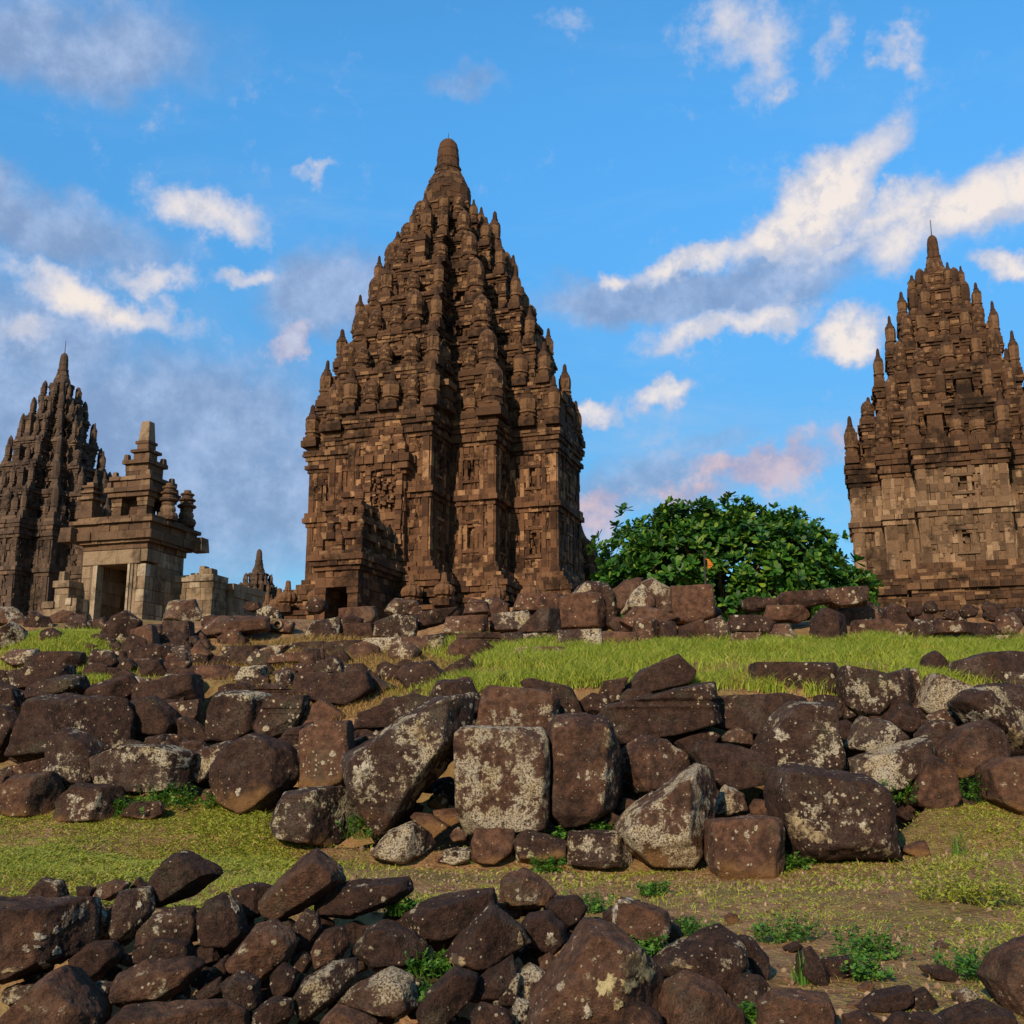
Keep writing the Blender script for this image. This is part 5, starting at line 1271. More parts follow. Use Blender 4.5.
b l8 t7 o1 ns d-.1 | -4,338 20,310 202,308 206,336 | thin pale slab half sunk in the bright grass
@ 768 570 stones in the row beneath the lesser temple
b l2 t4 o0 d.1 ns | 46,115 60,93 202,83 244,130 130,155 58,145 | dark slab lying on top of the row under the tree's edge
b l3 t5 o0 d.15 | 211,115 230,78 382,68 399,140 270,150 | speckled brown block topmost of the row beside the lesser temple
r l0 t7 o2 | -14,195 0,143 132,143 169,182 110,214 8,210 | smooth reddish rounded stone beneath the dark top slab
m l2 t2 o1 e.6 d-.05 | 171,295 178,198 220,153 304,190 324,262 302,295 | dark peaked boulder standing at the grass edge in the row
b l3 t8 o2 d.1 | 266,225 250,148 402,148 434,200 340,235 | ochre stained block under the speckled top block
b l1 t5 o2 ns | 341,265 348,203 482,198 504,255 | plain brown slab at the grass edge with a white disc at its corner
r l8 t7 o1 | -4,305 30,218 82,218 134,294 | pale lichened stone at the grass edge beside the dark peaked boulder
r l5 t5 o1 | 576,245 590,198 652,208 659,249 | small speckled stone at the grass edge below the lesser temple
b l3 t4 o1 ns | 661,255 680,203 832,213 844,254 | long low dark slab below the lesser temple's steps
r l6 t7 o1 | 906,245 920,188 980,173 1014,220 982,265 928,267 | round stone with a cream patch below the lesser temple
b l6 t6 o1 ns | 916,295 920,263 1070,260 1070,305 | flat pale slab at the picture edge above the bright grass
b l3 t4 o0 d.15 | 466,155 500,138 572,168 574,232 468,224 | dark carved stone leaning against the lesser temple's foot
r l2 t3 o0 | -34,245 -20,188 34,215 2,265 | small dark stone beneath the smooth reddish one
b l3 t4 o0 | 836,265 850,213 912,223 918,275 | small dark block beside the cream patched round stone
b l0 t4 o0 d.1 | -44,135 -10,113 52,118 42,154 -42,154 | small brown slab at the top of the row under the tree
'''

def nz(x, y, s, seed): return .5 + .5 * vnoise(np.stack([x, y, 0 * x], -1), s, seed)
def smooth(v, a, b): t = np.clip((v - a) / (b - a), 0, 1); return t * t * (3 - 2 * t)
ICO = {}
def ico(sub):
    if sub not in ICO:
        bm = bmesh.new(); bmesh.ops.create_icosphere(bm, subdivisions=sub, radius=1.0)
        bm.verts.ensure_lookup_table()
        ICO[sub] = (np.array([v.co[:] for v in bm.verts]), np.array([[v.index for v in f.verts] for f in bm.faces])); bm.free()
    return ICO[sub]
def hull2d(P):
    P = sorted(map(tuple, P))
    def half(pts):
        h = []
        for p in pts:
            while len(h) > 1 and (h[-1][0] - h[-2][0]) * (p[1] - h[-2][1]) - (h[-1][1] - h[-2][1]) * (p[0] - h[-2][0]) <= 0: h.pop()
            h.append(p)
        return h
    a, b = half(P), half(P[::-1])
    return np.array(a[:-1] + b[:-1])
def stone_mesh(poly, T, shape, edge, rr, sub, grooves=False):
    """poly: convex outline (m) in the x-z plane, counter-clockwise, about the origin; T thickness along y"""
    pw, tilt, rough = {'b': (80, .05, .5), 'm': (64, .13, .62), 'r': (42, .22, .72)}[shape]
    planes = []
    k = len(poly)
    size = math.sqrt(abs(np.ptp(poly[:, 0]) * np.ptp(poly[:, 1])))
    for i in range(k):
        a, b = poly[i], poly[(i + 1) % k]
        e = b - a; L = np.hypot(*e)
        if L < 1e-5: continue
        m = np.array([e[1], -e[0]]) / L
        d = m @ a
        for s in (-1, 1):
            t = tilt * rr.uniform(.5, 1.5) + (.0 if shape == 'b' else .05)
            n = np.array([m[0], s * t, m[1]]); q = np.linalg.norm(n)
            planes.append((n / q, max(d, size * .12) / q))
    x0, x1 = poly[:, 0].min(), poly[:, 0].max()
    yaw, pit = rr.uniform(-.28, .12), rr.uniform(-.05, .32)
    if edge:
        xe = x0 + (x1 - x0) * edge
        n = np.array([yaw, -1, pit]); q = np.linalg.norm(n); planes.append((n / q, T * .5 / q))
        yf = -T * .5 + yaw * xe          # front surface y at the corner line (z = 0)
        n = np.array([.92, -.55, rr.uniform(-.05, .1)]); d = n[0] * xe + n[1] * yf; q = np.linalg.norm(n); planes.append((n / q, max(d, size * .15) / q))
    else:
        n = np.array([yaw, -1, pit]); q = np.linalg.norm(n); planes.append((n / q, T * .5 / q))
        if shape != 'b' or rr.random() < .5:
            n = np.array([rr.uniform(-.5, .8), -.8, rr.uniform(-.3, .7)]); q = np.linalg.norm(n); planes.append((n / q, T * rr.uniform(.46, .56) * (.9 if shape == 'b' else .85)))
    planes.append((np.array([0, 1., 0]), T * .5))
    # knocked-off corners
    for i in range({'b': 6, 'm': 8, 'r': 9}[shape]):
        n = np.array([rr.gauss(0, 1), -abs(rr.gauss(0, .7)) - .2, rr.gauss(0, 1)]); n /= np.linalg.norm(n)
        sup = max(n[0] * p[0] + n[2] * p[1] for p in poly) + abs(n[1]) * T * .5
        planes.append((n, sup * rr.uniform(.76, .95)))
    U, Fc = ico(sub)
    dim = np.array([np.ptp(poly[:, 0]) / 2, T / 2, np.ptp(poly[:, 1]) / 2])
    D = U * dim; D = D / np.linalg.norm(D, axis=1, keepdims=True)
    NN = np.array([p[0] for p in planes]); dd = np.array([max(p[1], .02 * size) for p in planes])
    q = np.maximum(D @ NN.T / dd, 1e-6)
    r = (q ** pw).sum(1) ** (-1 / pw)
    P = D * r[:, None]
    for ax, col in ((0, 0), (2, 1)):      # fill the outline's own extent
        lo, hi = P[:, ax].min(), P[:, ax].max(); a, b = poly[:, col].min(), poly[:, col].max()
        P[:, ax] = (P[:, ax] - lo) / (hi - lo) * (b - a) * 1.07 + a - (b - a) * .035
    if grooves:                     # carved mouldings: steps run along the front
        f = (P[:, 2] - P[:, 2].min()) / np.ptp(P[:, 2]); fr = P[:, 1] < 0
        P[:, 1] += np.where(fr, size * (.055 * smooth(f, .60, .63) * (1 - smooth(f, .68, .71)) + .03 * (1 - smooth(f, .56, .60))), 0)
    sd = rr.randint(0, 9999)
    n1 = vnoise(P, 2.2 / size, sd); n2 = vnoise(P, 5.5 / size, sd + 1); n3 = vnoise(P, 14 / size, sd + 2); n4 = vnoise(P, 34 / size, sd + 3)
    disp = size * rough * (.034 * n1 + .030 * n2 + .020 * n3 + .011 * n4 - .012 * np.maximum(0, n3 - .35))
    P = P + D * disp[:, None]
    return P, Fc

def outline_area(P):
    return .5 * abs(np.dot(P[:, 0], np.roll(P[:, 1], 1)) - np.dot(P[:, 1], np.roll(P[:, 0], 1)))
def place_stone(px, shape, lic, tone, och, edge, dshift, label, cat, name, group, rr, kscale=1.0):
    """px: outline in pixels; the stone is set where its lower part meets the terrain"""
    px = hull2d(px)
    y1, y0 = px[:, 1].max(), px[:, 1].min(); cx = px[:, 0].mean(); cy = (y0 + y1) / 2
    D = hit(cx, min(1060, y1) - .22 * (y1 - y0))
    W, H = np.ptp(px[:, 0]) * D / F, (y1 - y0) * D / F
    T = min(max(.85 * math.sqrt(W * H), .5 * min(W, H)), 1.6 * min(W, H))
    D = D + dshift * (1.0 if D > 7 else .6) - .12 * T
    c = at(cx, cy, D)
    P3 = np.array([at(x, y, D)[:] for x, y in px]) - np.array(c[:])
    poly = hull2d(P3[:, [0, 2]])
    area = (px[:, 0].max() - px[:, 0].min()) * (y1 - y0)
    sub = 6 if area > 3600 else 5 if area > 500 else 4
    V, Fc = stone_mesh(poly, T, shape, edge, rr, 6 if 'mould' in label or 'grooved' in label else sub, 'mould' in label or 'grooved' in label)
    me = np_mesh(name, V, Fc, True); me.materials.append(M_ROCK)
    o = bpy.data.objects.new(name, me); COL.objects.link(o); o.location = c
    o.color = (min(1, (lic + 1.2) / 9.5), tone / 9, och / 9, kscale * (1.5 if D < 6.5 else .95 if D < 12 else .62))
    tag(o, label, cat, group)
    PLACED.append(o)
    return o
PLACED = []
def build_stones():
    ox = oy = 0; group = ''; n = 0
    for ln in STONES.strip().split('\n'):
        if ln.startswith('@'):
            p = ln.split(); ox, oy = float(p[1]), float(p[2]); group = ' '.join(p[3:]); continue
        fl, pts, label = [s.strip() for s in ln.split('|')]
        px = [tuple(map(float, q.split(','))) for q in pts.split()]
        px = [(ox + x / 4, oy + y / 4) for x, y in px]
        shape, lic, tone, och, edge, dsh, slab = 'r', 2, 4, 0, None, 0.0, False
        for f in fl.split():
            if f in 'bmr': shape = f
            elif f == 'ns': slab = True
            elif f[0] == 'l': lic = int(f[1:])
            elif f[0] == 't': tone = int(f[1:])
            elif f[0] == 'o': och = int(f[1:])
            elif f[0] == 'e': edge = float(f[1:])
            elif f[0] == 'd': dsh = float(f[1:])
        n += 1
        rr = random.Random(1000 + n)
        peb = 'pebble' in label or 'chip' in label
        name, cat = ('stone_slab', 'stone slab') if slab else ('pebble', 'pebble') if peb else ('stone_block', 'stone block') if shape == 'b' else ('boulder', 'boulder')
        place_stone(px, shape, lic, tone, och, edge, dsh, label, cat, name, group, rr)
    return n
print('stones', build_stones())

# crusts of lichen big enough to be told apart: (pixel x, y, half width, half height, tilt, tone, rings)
PATCHES = [(807, 833, 18, 10, 18, 0, 1), (794, 822, 9, 10, 0, 0, 1), (796, 812, 3, 4, 0, 0, 0), (781, 735, 8, 6, 0, 1, 1), (951, 729, 8, 5, 10, 1, 1), (974, 717, 7, 6, 0, 1, 1), (987, 716, 5, 5, 0, 1, 0), (1015, 738, 8, 13, 10, 0, 0),
    (638, 966, 13, 20, -15, 2, 0), (628, 985, 9, 9, 10, 2, 0), (607, 986, 8, 13, 15, 2, 0), (648, 950, 5, 8, 0, 2, 0), (618, 1004, 6, 5, 0, 2, 0), (588, 1012, 5, 6, 0, 1, 0), (40, 937, 6, 4, -20, 1, 0), (26, 949, 4, 4, 0, 1, 0), (57, 951, 5, 4, 0, 1, 0), (57, 930, 4, 4, 0, 1, 0), (37, 947, 3, 2, 0, 1, 0), (76, 914, 7, 9, 30, 3, 0), (66, 920, 5, 8, 10, 3, 0), (45, 965, 6, 3, 0, 1, 0), (12, 970, 9, 3, -10, 0, 0),
    (681, 964, 9, 5, 10, 0, 0), (551, 940, 5, 8, 0, 1, 0), (180, 904, 13, 4, -5, 4, 0), (456, 961, 8, 8, 30, 0, 0), (75, 798, 8, 4, 0, 1, 1), (615, 912, 3, 11, 0, 1, 0), (626, 901, 8, 3, 0, 1, 0), (608, 739, 6, 9, -10, 0, 0), (103, 916, 6, 6, 0, 1, 0),
    (139, 905, 3, 4, 0, 1, 0), (138, 927, 5, 6, 20, 1, 0), (132, 940, 4, 5, 0, 4, 0), (637, 592, 5, 6, 0, 1, 1), (631, 602, 5, 4, 0, 1, 1), (234, 905, 3, 9, -20, 1, 0), (520, 940, 3, 6, 0, 0, 0), (500, 905, 4, 10, -35, 3, 0), (238, 792, 3, 4, 0, 1, 0), (186, 763, 10, 5, 0, 3, 0), (828, 798, 5, 5, 30, 1, 0), (862, 825, 4, 3, 0, 1, 0), (420, 732, 6, 11, 10, 0, 0), (360, 775, 8, 14, 10, 1, 0), (896, 631, 4, 3, 0, 1, 0), (1008, 630, 6, 5, 0, 0, 0)]
def mat_lichen(name, a, b_, c_):
    m, t, b, out = new_mat(name)
    tc = N(t, 'ShaderNodeTexCoord'); v = tc.outputs['Object']
    n = noise(t, v, 16, 6, .72); n2 = noise(t, v, 60, 4, .7)
    col = mixc(t, ramp(t, n.outputs[0], .35, .65), a, b_)
    col = mixc(t, ramp(t, n2.outputs[0], .50, .66, 0, .8), col, c_)
    col = mixc(t, ramp(t, math_node(t, 'ADD', n.outputs[0], math_node(t, 'MULTIPLY', n2.outputs[0], .4)), .76, .62, 0, .92), col, (.055, .035, .024))
    t.links.new(col, b.inputs['Base Color']); bump(t, b, n2.outputs[0], .9, .01)
    return m
def lichen_patches():
    from mathutils.bvhtree import BVHTree
    mats = [mat_lichen('beige_lichen', (.24, .175, .095), (.32, .25, .15), (.13, .09, .05)), mat_lichen('white_lichen', (.32, .28, .22), (.44, .40, .32), (.18, .14, .10)), mat_lichen('cream_lichen', (.26, .205, .10), (.38, .32, .18), (.13, .10, .05)),
            mat_lichen('grey_lichen', (.14, .13, .115), (.25, .24, .21), (.08, .07, .06)), mat_lichen('yellow_lichen', (.32, .25, .08), (.42, .34, .12), (.18, .13, .05))]
    trees = []
    for o in PLACED:
        me = o.data; L = o.location
        c_ = np.empty(len(me.vertices) * 3, np.float32); me.vertices.foreach_get('co', c_); c_ = c_.reshape(-1, 3)
        trees.append((o, L, float(np.abs(c_).max()) * 1.8, None, c_))
    cache = {}
    eye = Vector((0, 0, EYE)); n_ok = 0
    for (px, py, rx, ry, rot, tone, ring) in PATCHES:
        d = Vector(ray(px, py)).normalized(); best = None
        for o, L, rad, _, c_ in trees:
            w = L - eye
            if (w - d * w.dot(d)).length > rad: continue
            if o.name not in cache:
                cache[o.name] = BVHTree.FromPolygons([tuple(q) for q in c_], [tuple(p.vertices) for p in o.data.polygons])
            h = cache[o.name].ray_cast(eye - L, d)
            if h[0] is not None and (best is None or h[3] < best[0]): best = (h[3], o, L)
        if best is None: continue
        _, o, L = best; bv = cache[o.name]; rr = random.Random(int(px * 7 + py))
        ns, nr = 44, 5; V = []; bad = 0
        ph = [rr.uniform(0, 6.28) for _ in range(4)]
        h0 = bv.ray_cast(eye - L, d)
        V.append(h0[0] + h0[1] * .004)
        for i in range(1, nr + 1):
            for j in range(ns):
                a = 6.2832 * j / ns; f = (1 + .20 * math.sin(2 * a + ph[0]) + .18 * math.sin(3 * a + ph[1]) + .14 * math.sin(5 * a + ph[2]) + .13 * math.sin(11 * a + ph[3]) + .10 * math.sin(17 * a + ph[0])) * i / nr
                x, y = rx * f * math.cos(a), ry * f * math.sin(a); c, s = math.cos(R(rot)), math.sin(R(rot))
                q = Vector(ray(px + x * c - y * s, py + x * s + y * c)).normalized(); h = bv.ray_cast(eye - L, q)
                if h[0] is None: bad += 1; V.append(V[-1].copy())
                else:
                    lift = (.0045 if i < nr - 1 else .006 if i < nr else -.002)
                    if ring and i in (2,): lift = .0005
                    V.append(h[0] + h[1] * lift)
        if bad > ns * nr * .3: continue
        Fc = [(0, 1 + j, 1 + (j + 1) % ns) for j in range(ns)]
        for i in range(nr - 1):
            for j in range(ns):
                a0, b0 = 1 + i * ns + j, 1 + i * ns + (j + 1) % ns
                Fc += [(a0, a0 + ns, b0 + ns), (a0, b0 + ns, b0)]
        me = np_mesh('lichen_patch', np.array([tuple(v) for v in V]), np.array(Fc), True); me.materials.append(mats[tone])
        p = bpy.data.objects.new('lichen_patch', me); COL.objects.link(p); p.parent = o; n_ok += 1
    # the carved ring on the pale stone
    for o in PLACED:
        if 'carved with a round ring' in o['label']:
            L = o.location; k = L.y / F; mb = MB(); ns = 28
            c_ = at(279.5, 625.5, L.y) - L; yf = min(v.co.y for v in o.data.vertices if abs(v.co.x - c_.x) < 6 * k and abs(v.co.z - c_.z) < 6 * k) if True else 0
            for j in range(ns):
                a0, a1 = 6.2832 * j / ns, 6.2832 * (j + 1) / ns
                for (r0, r1) in ((3.0 * k, 4.6 * k),):
                    P = lambda r, a, yy: (c_.x + r * math.cos(a), yy, c_.z + r * math.sin(a))
                    mb.hexa([P(r0, a0, yf + .10), P(r1, a0, yf + .10), P(r1, a1, yf + .10), P(r0, a1, yf + .10), P(r0, a0, yf - .025), P(r1, a0, yf - .025), P(r1, a1, yf - .025), P(r0, a1, yf - .025)])
            mb.build('carved_ring', mats[0], o)
    print('patches', n_ok)
lichen_patches()

def fillers():
    """small stones wedged deep between the big ones; the smallest and deepest ones form one mass of rubble"""
    rr = random.Random(5)
    mass = []
    def band(n, ind, xr, yr, size, label, group, dsh):
        todo = []
        for i in range(n):
            x = rr.uniform(*xr); y = rr.uniform(*yr)
            s = rr.uniform(*size); k = rr.randint(5, 7); a0 = rr.uniform(0, 6)
            todo.append((s, [(x + s * rr.uniform(.8, 1.15) * math.cos(a0 + 6.283 * j / k), y + .75 * s * rr.uniform(.8, 1.15) * math.sin(a0 + 6.283 * j / k)) for j in range(k)]))
        todo.sort(key=lambda q: -q[0])
        for i, (s, px) in enumerate(todo):
            nm = ('broken_block', 'stone block') if 'broken block' in label else ('boulder', 'boulder')
            o = place_stone(px, rr.choice('bbm' if nm[0] == 'broken_block' else 'rrmb'), rr.choice((1, 2, 3, 5)), rr.choice((2, 3, 4, 5)), 0, None, dsh, label, nm[1], nm[0], group, rr)
            if i >= ind: mass.append(o)
    band(230, 36, (-30, 690), (905, 1045), (8, 16), 'small dark stone wedged between the boulders of the lowest pile', 'small wedged stones of the lowest pile', .22)
    band(70, 18, (0, 260), (690, 790), (10, 19), 'small dark stone wedged in the main heap below the gateway', 'small wedged stones below the gateway', .35)
    band(150, 40, (260, 1020), (700, 815), (10, 20), 'small dark stone wedged between the blocks of the main heap', 'small wedged stones of the main heap', .4)
    band(30, 14, (0, 250), (622, 690), (7, 13), 'small stone among the upper rubble before the gateway', 'small stones of the upper rubble', .2)
    band(55, 22, (250, 1020), (604, 634), (7, 14), 'small stone filling the row below the temples', 'small stones of the row', .75)
    n_before = len(mass)
    band(46, 46, (110, 480), (638, 700), (8, 17), 'small broken block lying in the dry grass of the upper slope', 'broken blocks of the upper slope', .05)
    band(26, 26, (0, 240), (640, 700), (8, 15), 'small broken block between the larger blocks of the upper rubble', 'broken blocks of the upper rubble', .1)
    V = []; Fc = []; n = 0
    for o in mass:
        me = o.data; v = np.empty(len(me.vertices) * 3, np.float32); me.vertices.foreach_get('co', v)
        f = np.empty(len(me.polygons) * 3, np.int32); me.loops.foreach_get('vertex_index', f)
        V.append(v.reshape(-1, 3) + np.array(o.location[:], np.float32)); Fc.append(f.reshape(-1, 3) + n); n += len(me.vertices)
        bpy.data.objects.remove(o); bpy.data.meshes.remove(me)
    me = np_mesh('rubble', np.concatenate(V), np.concatenate(Fc), True); me.materials.append(M_ROCK)
    o = bpy.data.objects.new('rubble', me); COL.objects.link(o); o.color = (.25, .4, 0, .9)
    tag(o, 'broken rubble filling the deep gaps between the piled stones', 'rubble', None, 'stuff')
fillers()

# ------------------------------------------------------------------ grass, weeds
def blades(name, label, cat, mat, pts, hgt, wid, lean, seed, broad=False):
    """pts (n,2) ground positions; every blade is a bent strip of its own"""
    g = np.random.default_rng(seed)
    n = len(pts)
    z = tz(pts[:, 0], pts[:, 1]) - .01
    h = hgt * g.uniform(.45, 1.25, n) * (.55 + .9 * nz(pts[:, 0], pts[:, 1], 1.9, seed + 50)) if np.ndim(hgt) == 0 else hgt * g.uniform(.6, 1.2, n)
    near = np.clip(pts[:, 1] / 8.5, .5, 1)
    h = h * near; w = wid * g.uniform(.6, 1.3, n) * near
    a = g.uniform(0, 2 * np.pi, n); fa = g.uniform(0, 2 * np.pi, n)
    ln = h * lean * g.uniform(.2, 1.2, n)
    sx, sy = np.cos(fa) * w / 2, np.sin(fa) * w / 2
    V = np.zeros((n, 6, 3))
    for i, (t, ww) in enumerate(((0, 1.0 if not broad else .3), (.55, .8 if not broad else 1.3), (1.0, .12 if not broad else .35))):
        cx = pts[:, 0] + np.cos(a) * ln * t * t; cy = pts[:, 1] + np.sin(a) * ln * t * t
        cz = z + h * (t - .25 * lean * t * t)
        V[:, 2 * i] = np.stack([cx - sx * ww, cy - sy * ww, cz], -1); V[:, 2 * i + 1] = np.stack([cx + sx * ww, cy + sy * ww, cz], -1)
    b = np.arange(n)[:, None] * 6
    Fc = np.concatenate([b + np.array([0, 1, 3, 2]), b + np.array([2, 3, 5, 4])], 1).reshape(-1, 4)
    me = np_mesh(name, V.reshape(-1, 3), Fc, False); me.materials.append(mat)
    o = bpy.data.objects.new(name, me); COL.objects.link(o)
    return tag(o, label, cat, None, 'stuff')
def scatter(n, a0, a1, d0, d1, seed, dens=None):
    """n points with pixel column between a0..a1 and depth d0..d1, thinned by a density function"""
    g = np.random.default_rng(seed)
    D = np.sqrt(g.uniform(d0 * d0, d1 * d1, n)); px = g.uniform(a0, a1, n)
    x = (px - 512) / F * D * 1.02
    keep = dip(x, D) < .06
    if dens is not None: keep &= g.uniform(0, 1, n) < dens(px, D, x)
    return np.stack([x, D], -1)[keep]

# long bright grass on the terrace between heap and stone row
fresh = lambda px, D, x: smooth(px + 170 * (nz(x, D, .8, 61) - .5), 410, 520) * (.18 + .82 * smooth(nz(x, D, 1.1, 5) * .6 + nz(x, D, 3.3, 6) * .4, .36, .58)) * smooth(D, 11.0, 11.5)
blades('terrace_grass', 'long bright green grass on the terrace between the heap and the stone row', 'grass', M_GRASS, scatter(185000, 380, 1300, 11.0, 16.05, 1, fresh), .17, .011, .75, 2)
dry = lambda px, D, x: np.where(px < 480, smooth(px, 200, 300) * (1 - smooth(px + 170 * (nz(x, D, .8, 61) - .5), 420, 530)) + .0, .0) + .55 * smooth(nz(x, D, .9, 8) * .6 + nz(x, D, 2.6, 9) * .4, .50, .66)
blades('dry_grass', 'dry tawny grass between the slabs and among the green blades', 'grass', M_DRY, scatter(90000, 180, 1080, 12.0, 16.3, 3, dry), .12, .010, .9, 4)
hump = lambda px, D, x: np.exp(-((px - 78) / 62.) ** 2 - ((D - 15.0) / .8) ** 2) + .9 * np.exp(-((px - 105) / 26.) ** 2 - ((D - 13.7) / .45) ** 2)
blades('hump_grass', 'short green turf on the hump below the gateway', 'grass', M_GRASS, scatter(90000, -10, 240, 13, 16.6, 5, hump), .09, .010, .6, 6)
# weedy path between the lowest pile and the main heap
pathd = lambda px, D, x: np.where(px < 330, .30, 0) + (.20 + .80 * smooth(nz(x, D, .9, 11) * .65 + nz(x, D, 3.1, 12) * .35, .42, .62)) * (1 - .74 * smooth(px, 300, 420) * (1 - smooth(px, 860, 960)) * smooth(D, 4.6, 5.4)) * np.where(px > 860, .55, 1.0) * np.where(px < 330, 1.0, .75)
blades('path_weeds', 'low yellow green weeds covering the worn path', 'ground cover', M_WEED, scatter(560000, -200, 1300, 4.4, 11.2, 7, pathd), .042, .011, 1.3, 8, True)
thin = lambda px, D, x: smooth(nz(x, D, 1.3, 21), .42, .75) * np.where(px < 350, 1.0, .30)
blades('path_grass', 'thin green and straw grass on the worn path', 'grass', M_GRASS, scatter(80000, -200, 1300, 4.4, 11.2, 9, thin), .075, .006, .9, 10)
straw = lambda px, D, x: smooth(nz(x, D, 1.7, 31), .40, .75)
blades('path_straw', 'straw and dead stems lying on the worn path', 'grass', M_DRY, scatter(60000, -40, 1080, 4.4, 11.2, 13, straw), .045, .006, 1.9, 14)

def herb_clumps():
    """broad-leaved weeds growing at the foot of the stones: each clump a plant of its own"""
    spots = [(905, 800, 30, 'leafy green weed beside the upright brown wedge block'), (968, 797, 34, 'leafy green weed in the hollow under the tilted brown block'), (795, 868, 22, 'leafy weed between the sharp edged block and the biggest block'),
        (365, 835, 30, 'leafy weed in the dark gap beside the half lichened block'), (600, 832, 18, 'small leafy weed under the waisted block'), (560, 832, 14, 'tiny leafy weed under the beige upright block'),
        (545, 872, 22, 'leafy weed sprouting below the low dark stone with the orange base'), (640, 948, 26, 'round leafed weed under the white cornered reddish block'), (400, 910, 20, 'leafy weed under the long dark lozenge boulder'),
        (430, 970, 30, 'leafy weed in the gap beneath the smooth dark boulder'), (412, 1000, 30, 'leafy weed beside the palest boulder'), (472, 858, 14, 'small leafy weed beside the mottled stone at the grass edge'),
        (218, 995, 14, 'tiny weed on the small dark stone in the lowest pile'), (750, 1015, 22, 'round leafed weed at the bottom edge beside the reddish boulder'), (655, 895, 18, 'small leafy weed on the bare path near the reddish block'),
        (590, 910, 24, 'grassy weed beside the smooth plain black stone'), (690, 935, 26, 'leafy weed behind the hump shaped boulder'), (870, 955, 40, 'grassy weed patch in the middle of the worn path'), (860, 975, 34, 'leafy weed by the pale cream pebble'),
        (970, 975, 40, 'leafy weed beside the tall reddish corner boulder'), (130, 815, 26, 'leafy weed in front of the squat ringed block'), (225, 805, 26, 'leafy weed at the orange foot of the five sided boulder'), (170, 805, 30, 'leafy weed under the long grey green block'),
        (1000, 905, 50, 'yellow green bushy weed at the picture edge on the path'), (950, 900, 40, 'yellow green bushy weed on the path beside the edge one'), (785, 940, 34, 'leafy weed beside the dark sloping stone')]
    rr = random.Random(44)
    for i, (px, py, rad, label) in enumerate(spots):
        D = hit(px, py) - .05
        if py > 940 and px < 460: D = hit(px, py)
        c = at(px, py, D); r = rad * D / F
        V = []; Fc = []
        for s in range(int(16 + rad * 1.8)):
            a = rr.uniform(0, 6.283); q = r * math.sqrt(rr.random()) * .8
            b = Vector((q * math.cos(a), q * .7 * math.sin(a), 0)); hh = r * rr.uniform(.15, .8)
            tip = b + Vector((rr.gauss(0, .2) * r, rr.gauss(0, .2) * r, hh))
            ax = (tip - b).normalized(); u = ax.orthogonal().normalized(); w = ax.cross(u)
            nb = len(V); sw = .003
            V += [b - u * sw, b + u * sw, tip + u * sw * .5, tip - u * sw * .5]; Fc.append((nb, nb + 1, nb + 2, nb + 3))
            for j in range(rr.randint(5, 9)):
                an = 2.4 * j + rr.uniform(-.4, .4); p = b.lerp(tip, rr.uniform(.45, 1.0)); l = rr.uniform(.016, .034) * (1.0 if D > 7 else .75) * (1 + r)
                out = (u * math.cos(an) + w * math.sin(an)) * .9 + ax * .35; side = ax.cross(out).normalized()
                nb = len(V)
                V += [p, p + out * l * .5 - side * l * .33 + ax * l * .1, p + out * l * 1.05, p + out * l * .5 + side * l * .33 + ax * l * .1]; Fc.append((nb, nb + 1, nb + 2, nb + 3))
        me = np_mesh('weed_plant', np.array([tuple(v) for v in V]), np.array(Fc)); me.materials.append(M_WEED if 'yellow' in label else M_HERB)
        o = bpy.data.objects.new('weed_plant', me); COL.objects.link(o)
        o.location = (c.x, c.y, float(tz(c.x, c.y)) - .01 if py < 880 or px > 560 else c.z - .02)
        tag(o, label, 'weed', 'leafy weeds among the stones')
herb_clumps()
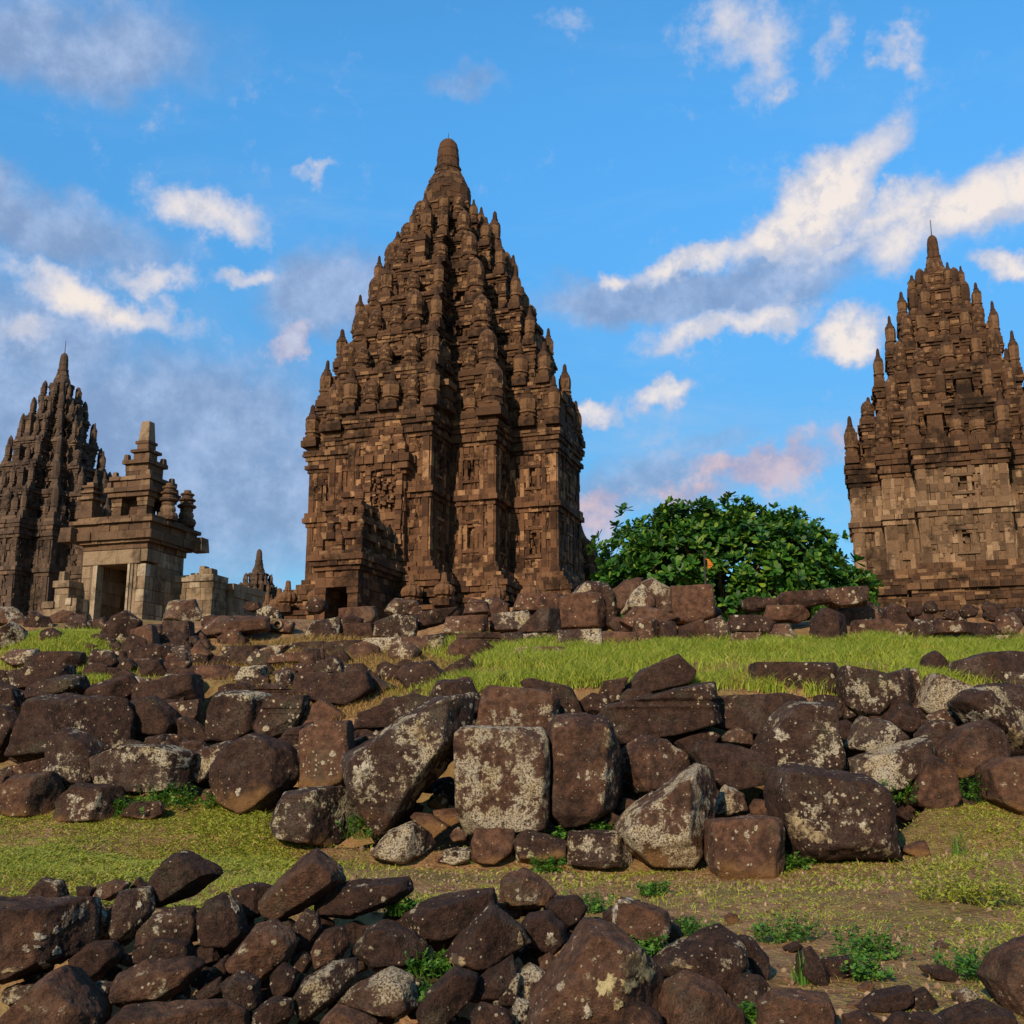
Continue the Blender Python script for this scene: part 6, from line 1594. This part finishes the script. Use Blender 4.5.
def grass_tufts():
    rr = random.Random(8)
    for (px, py, hpx, nb_, label) in ((805, 985, 42, 26, 'tall thin grass tuft near the bottom edge among dark stones'), (957, 855, 40, 22, 'tall grass tuft standing on the path beyond the tan stone chip'), (183, 770, 26, 5, 'few long grass blades against the long grey green block')):
        D = hit(px, py); c = at(px, py, D); k = D / F
        V = []; Fc = []
        for i in range(nb_):
            a = rr.uniform(0, 6.283); h = hpx * k * rr.uniform(.45, 1.0); ln = h * rr.uniform(.1, .6); b = Vector((rr.gauss(0, .025), rr.gauss(0, .025), 0)); n0 = len(V)
            sd = Vector((-math.sin(a), math.cos(a), 0)) * .005
            for t in (0, .35, .7, 1.0):
                p = b + Vector((math.cos(a), math.sin(a), 0)) * ln * t * t + Vector((0, 0, h * (t - .2 * t * t)))
                V += [p - sd * (1.05 - t), p + sd * (1.05 - t)]
            for s in range(3): Fc.append((n0 + 2 * s, n0 + 2 * s + 1, n0 + 2 * s + 3, n0 + 2 * s + 2))
        me = np_mesh('grass_tuft', np.array([tuple(v) for v in V]), np.array(Fc)); me.materials.append(M_HERB)
        o = bpy.data.objects.new('grass_tuft', me); COL.objects.link(o); o.location = (c.x, c.y, c.z - .01)
        tag(o, label, 'grass tuft', 'grass tufts')
grass_tufts()
def gravel():
    """grit and pebbles strewn over the bare soil, too many to count"""
    g = np.random.default_rng(3)
    p = scatter(5200, 330, 1060, 4.3, 9.6, 17, lambda px, D, x: .25 + .75 * smooth(nz(x, D, 1.0, 41), .4, .65))
    U, Fc = ico(1)
    n = len(p); s = .006 + .020 * g.power(.35, n)[:, None, None] * g.uniform(.3, 1, n)[:, None, None]
    V = U[None] * s * g.uniform(.6, 1.3, (n, 1, 3)) * (1 + .25 * g.uniform(-1, 1, (n, len(U), 1)))
    V[:, :, 0] += p[:, :1]; V[:, :, 1] += p[:, 1:]; V[:, :, 2] += tz(p[:, 0], p[:, 1])[:, None] + s[:, 0] * .3
    Fa = (np.arange(n)[:, None, None] * len(U) + Fc[None]).reshape(-1, 3)
    me = np_mesh('gravel', V.reshape(-1, 3), Fa, False); me.materials.append(M_GRIT)
    o = bpy.data.objects.new('gravel', me); COL.objects.link(o)
    tag(o, 'loose tan grit strewn on the bare soil of the path', 'gravel', None, 'stuff')
M_GRIT = mat_leaf('tan_grit', ((.16, .10, .06), (.34, .24, .15), (.09, .06, .045)), 0.0, .95, .1)
gravel()
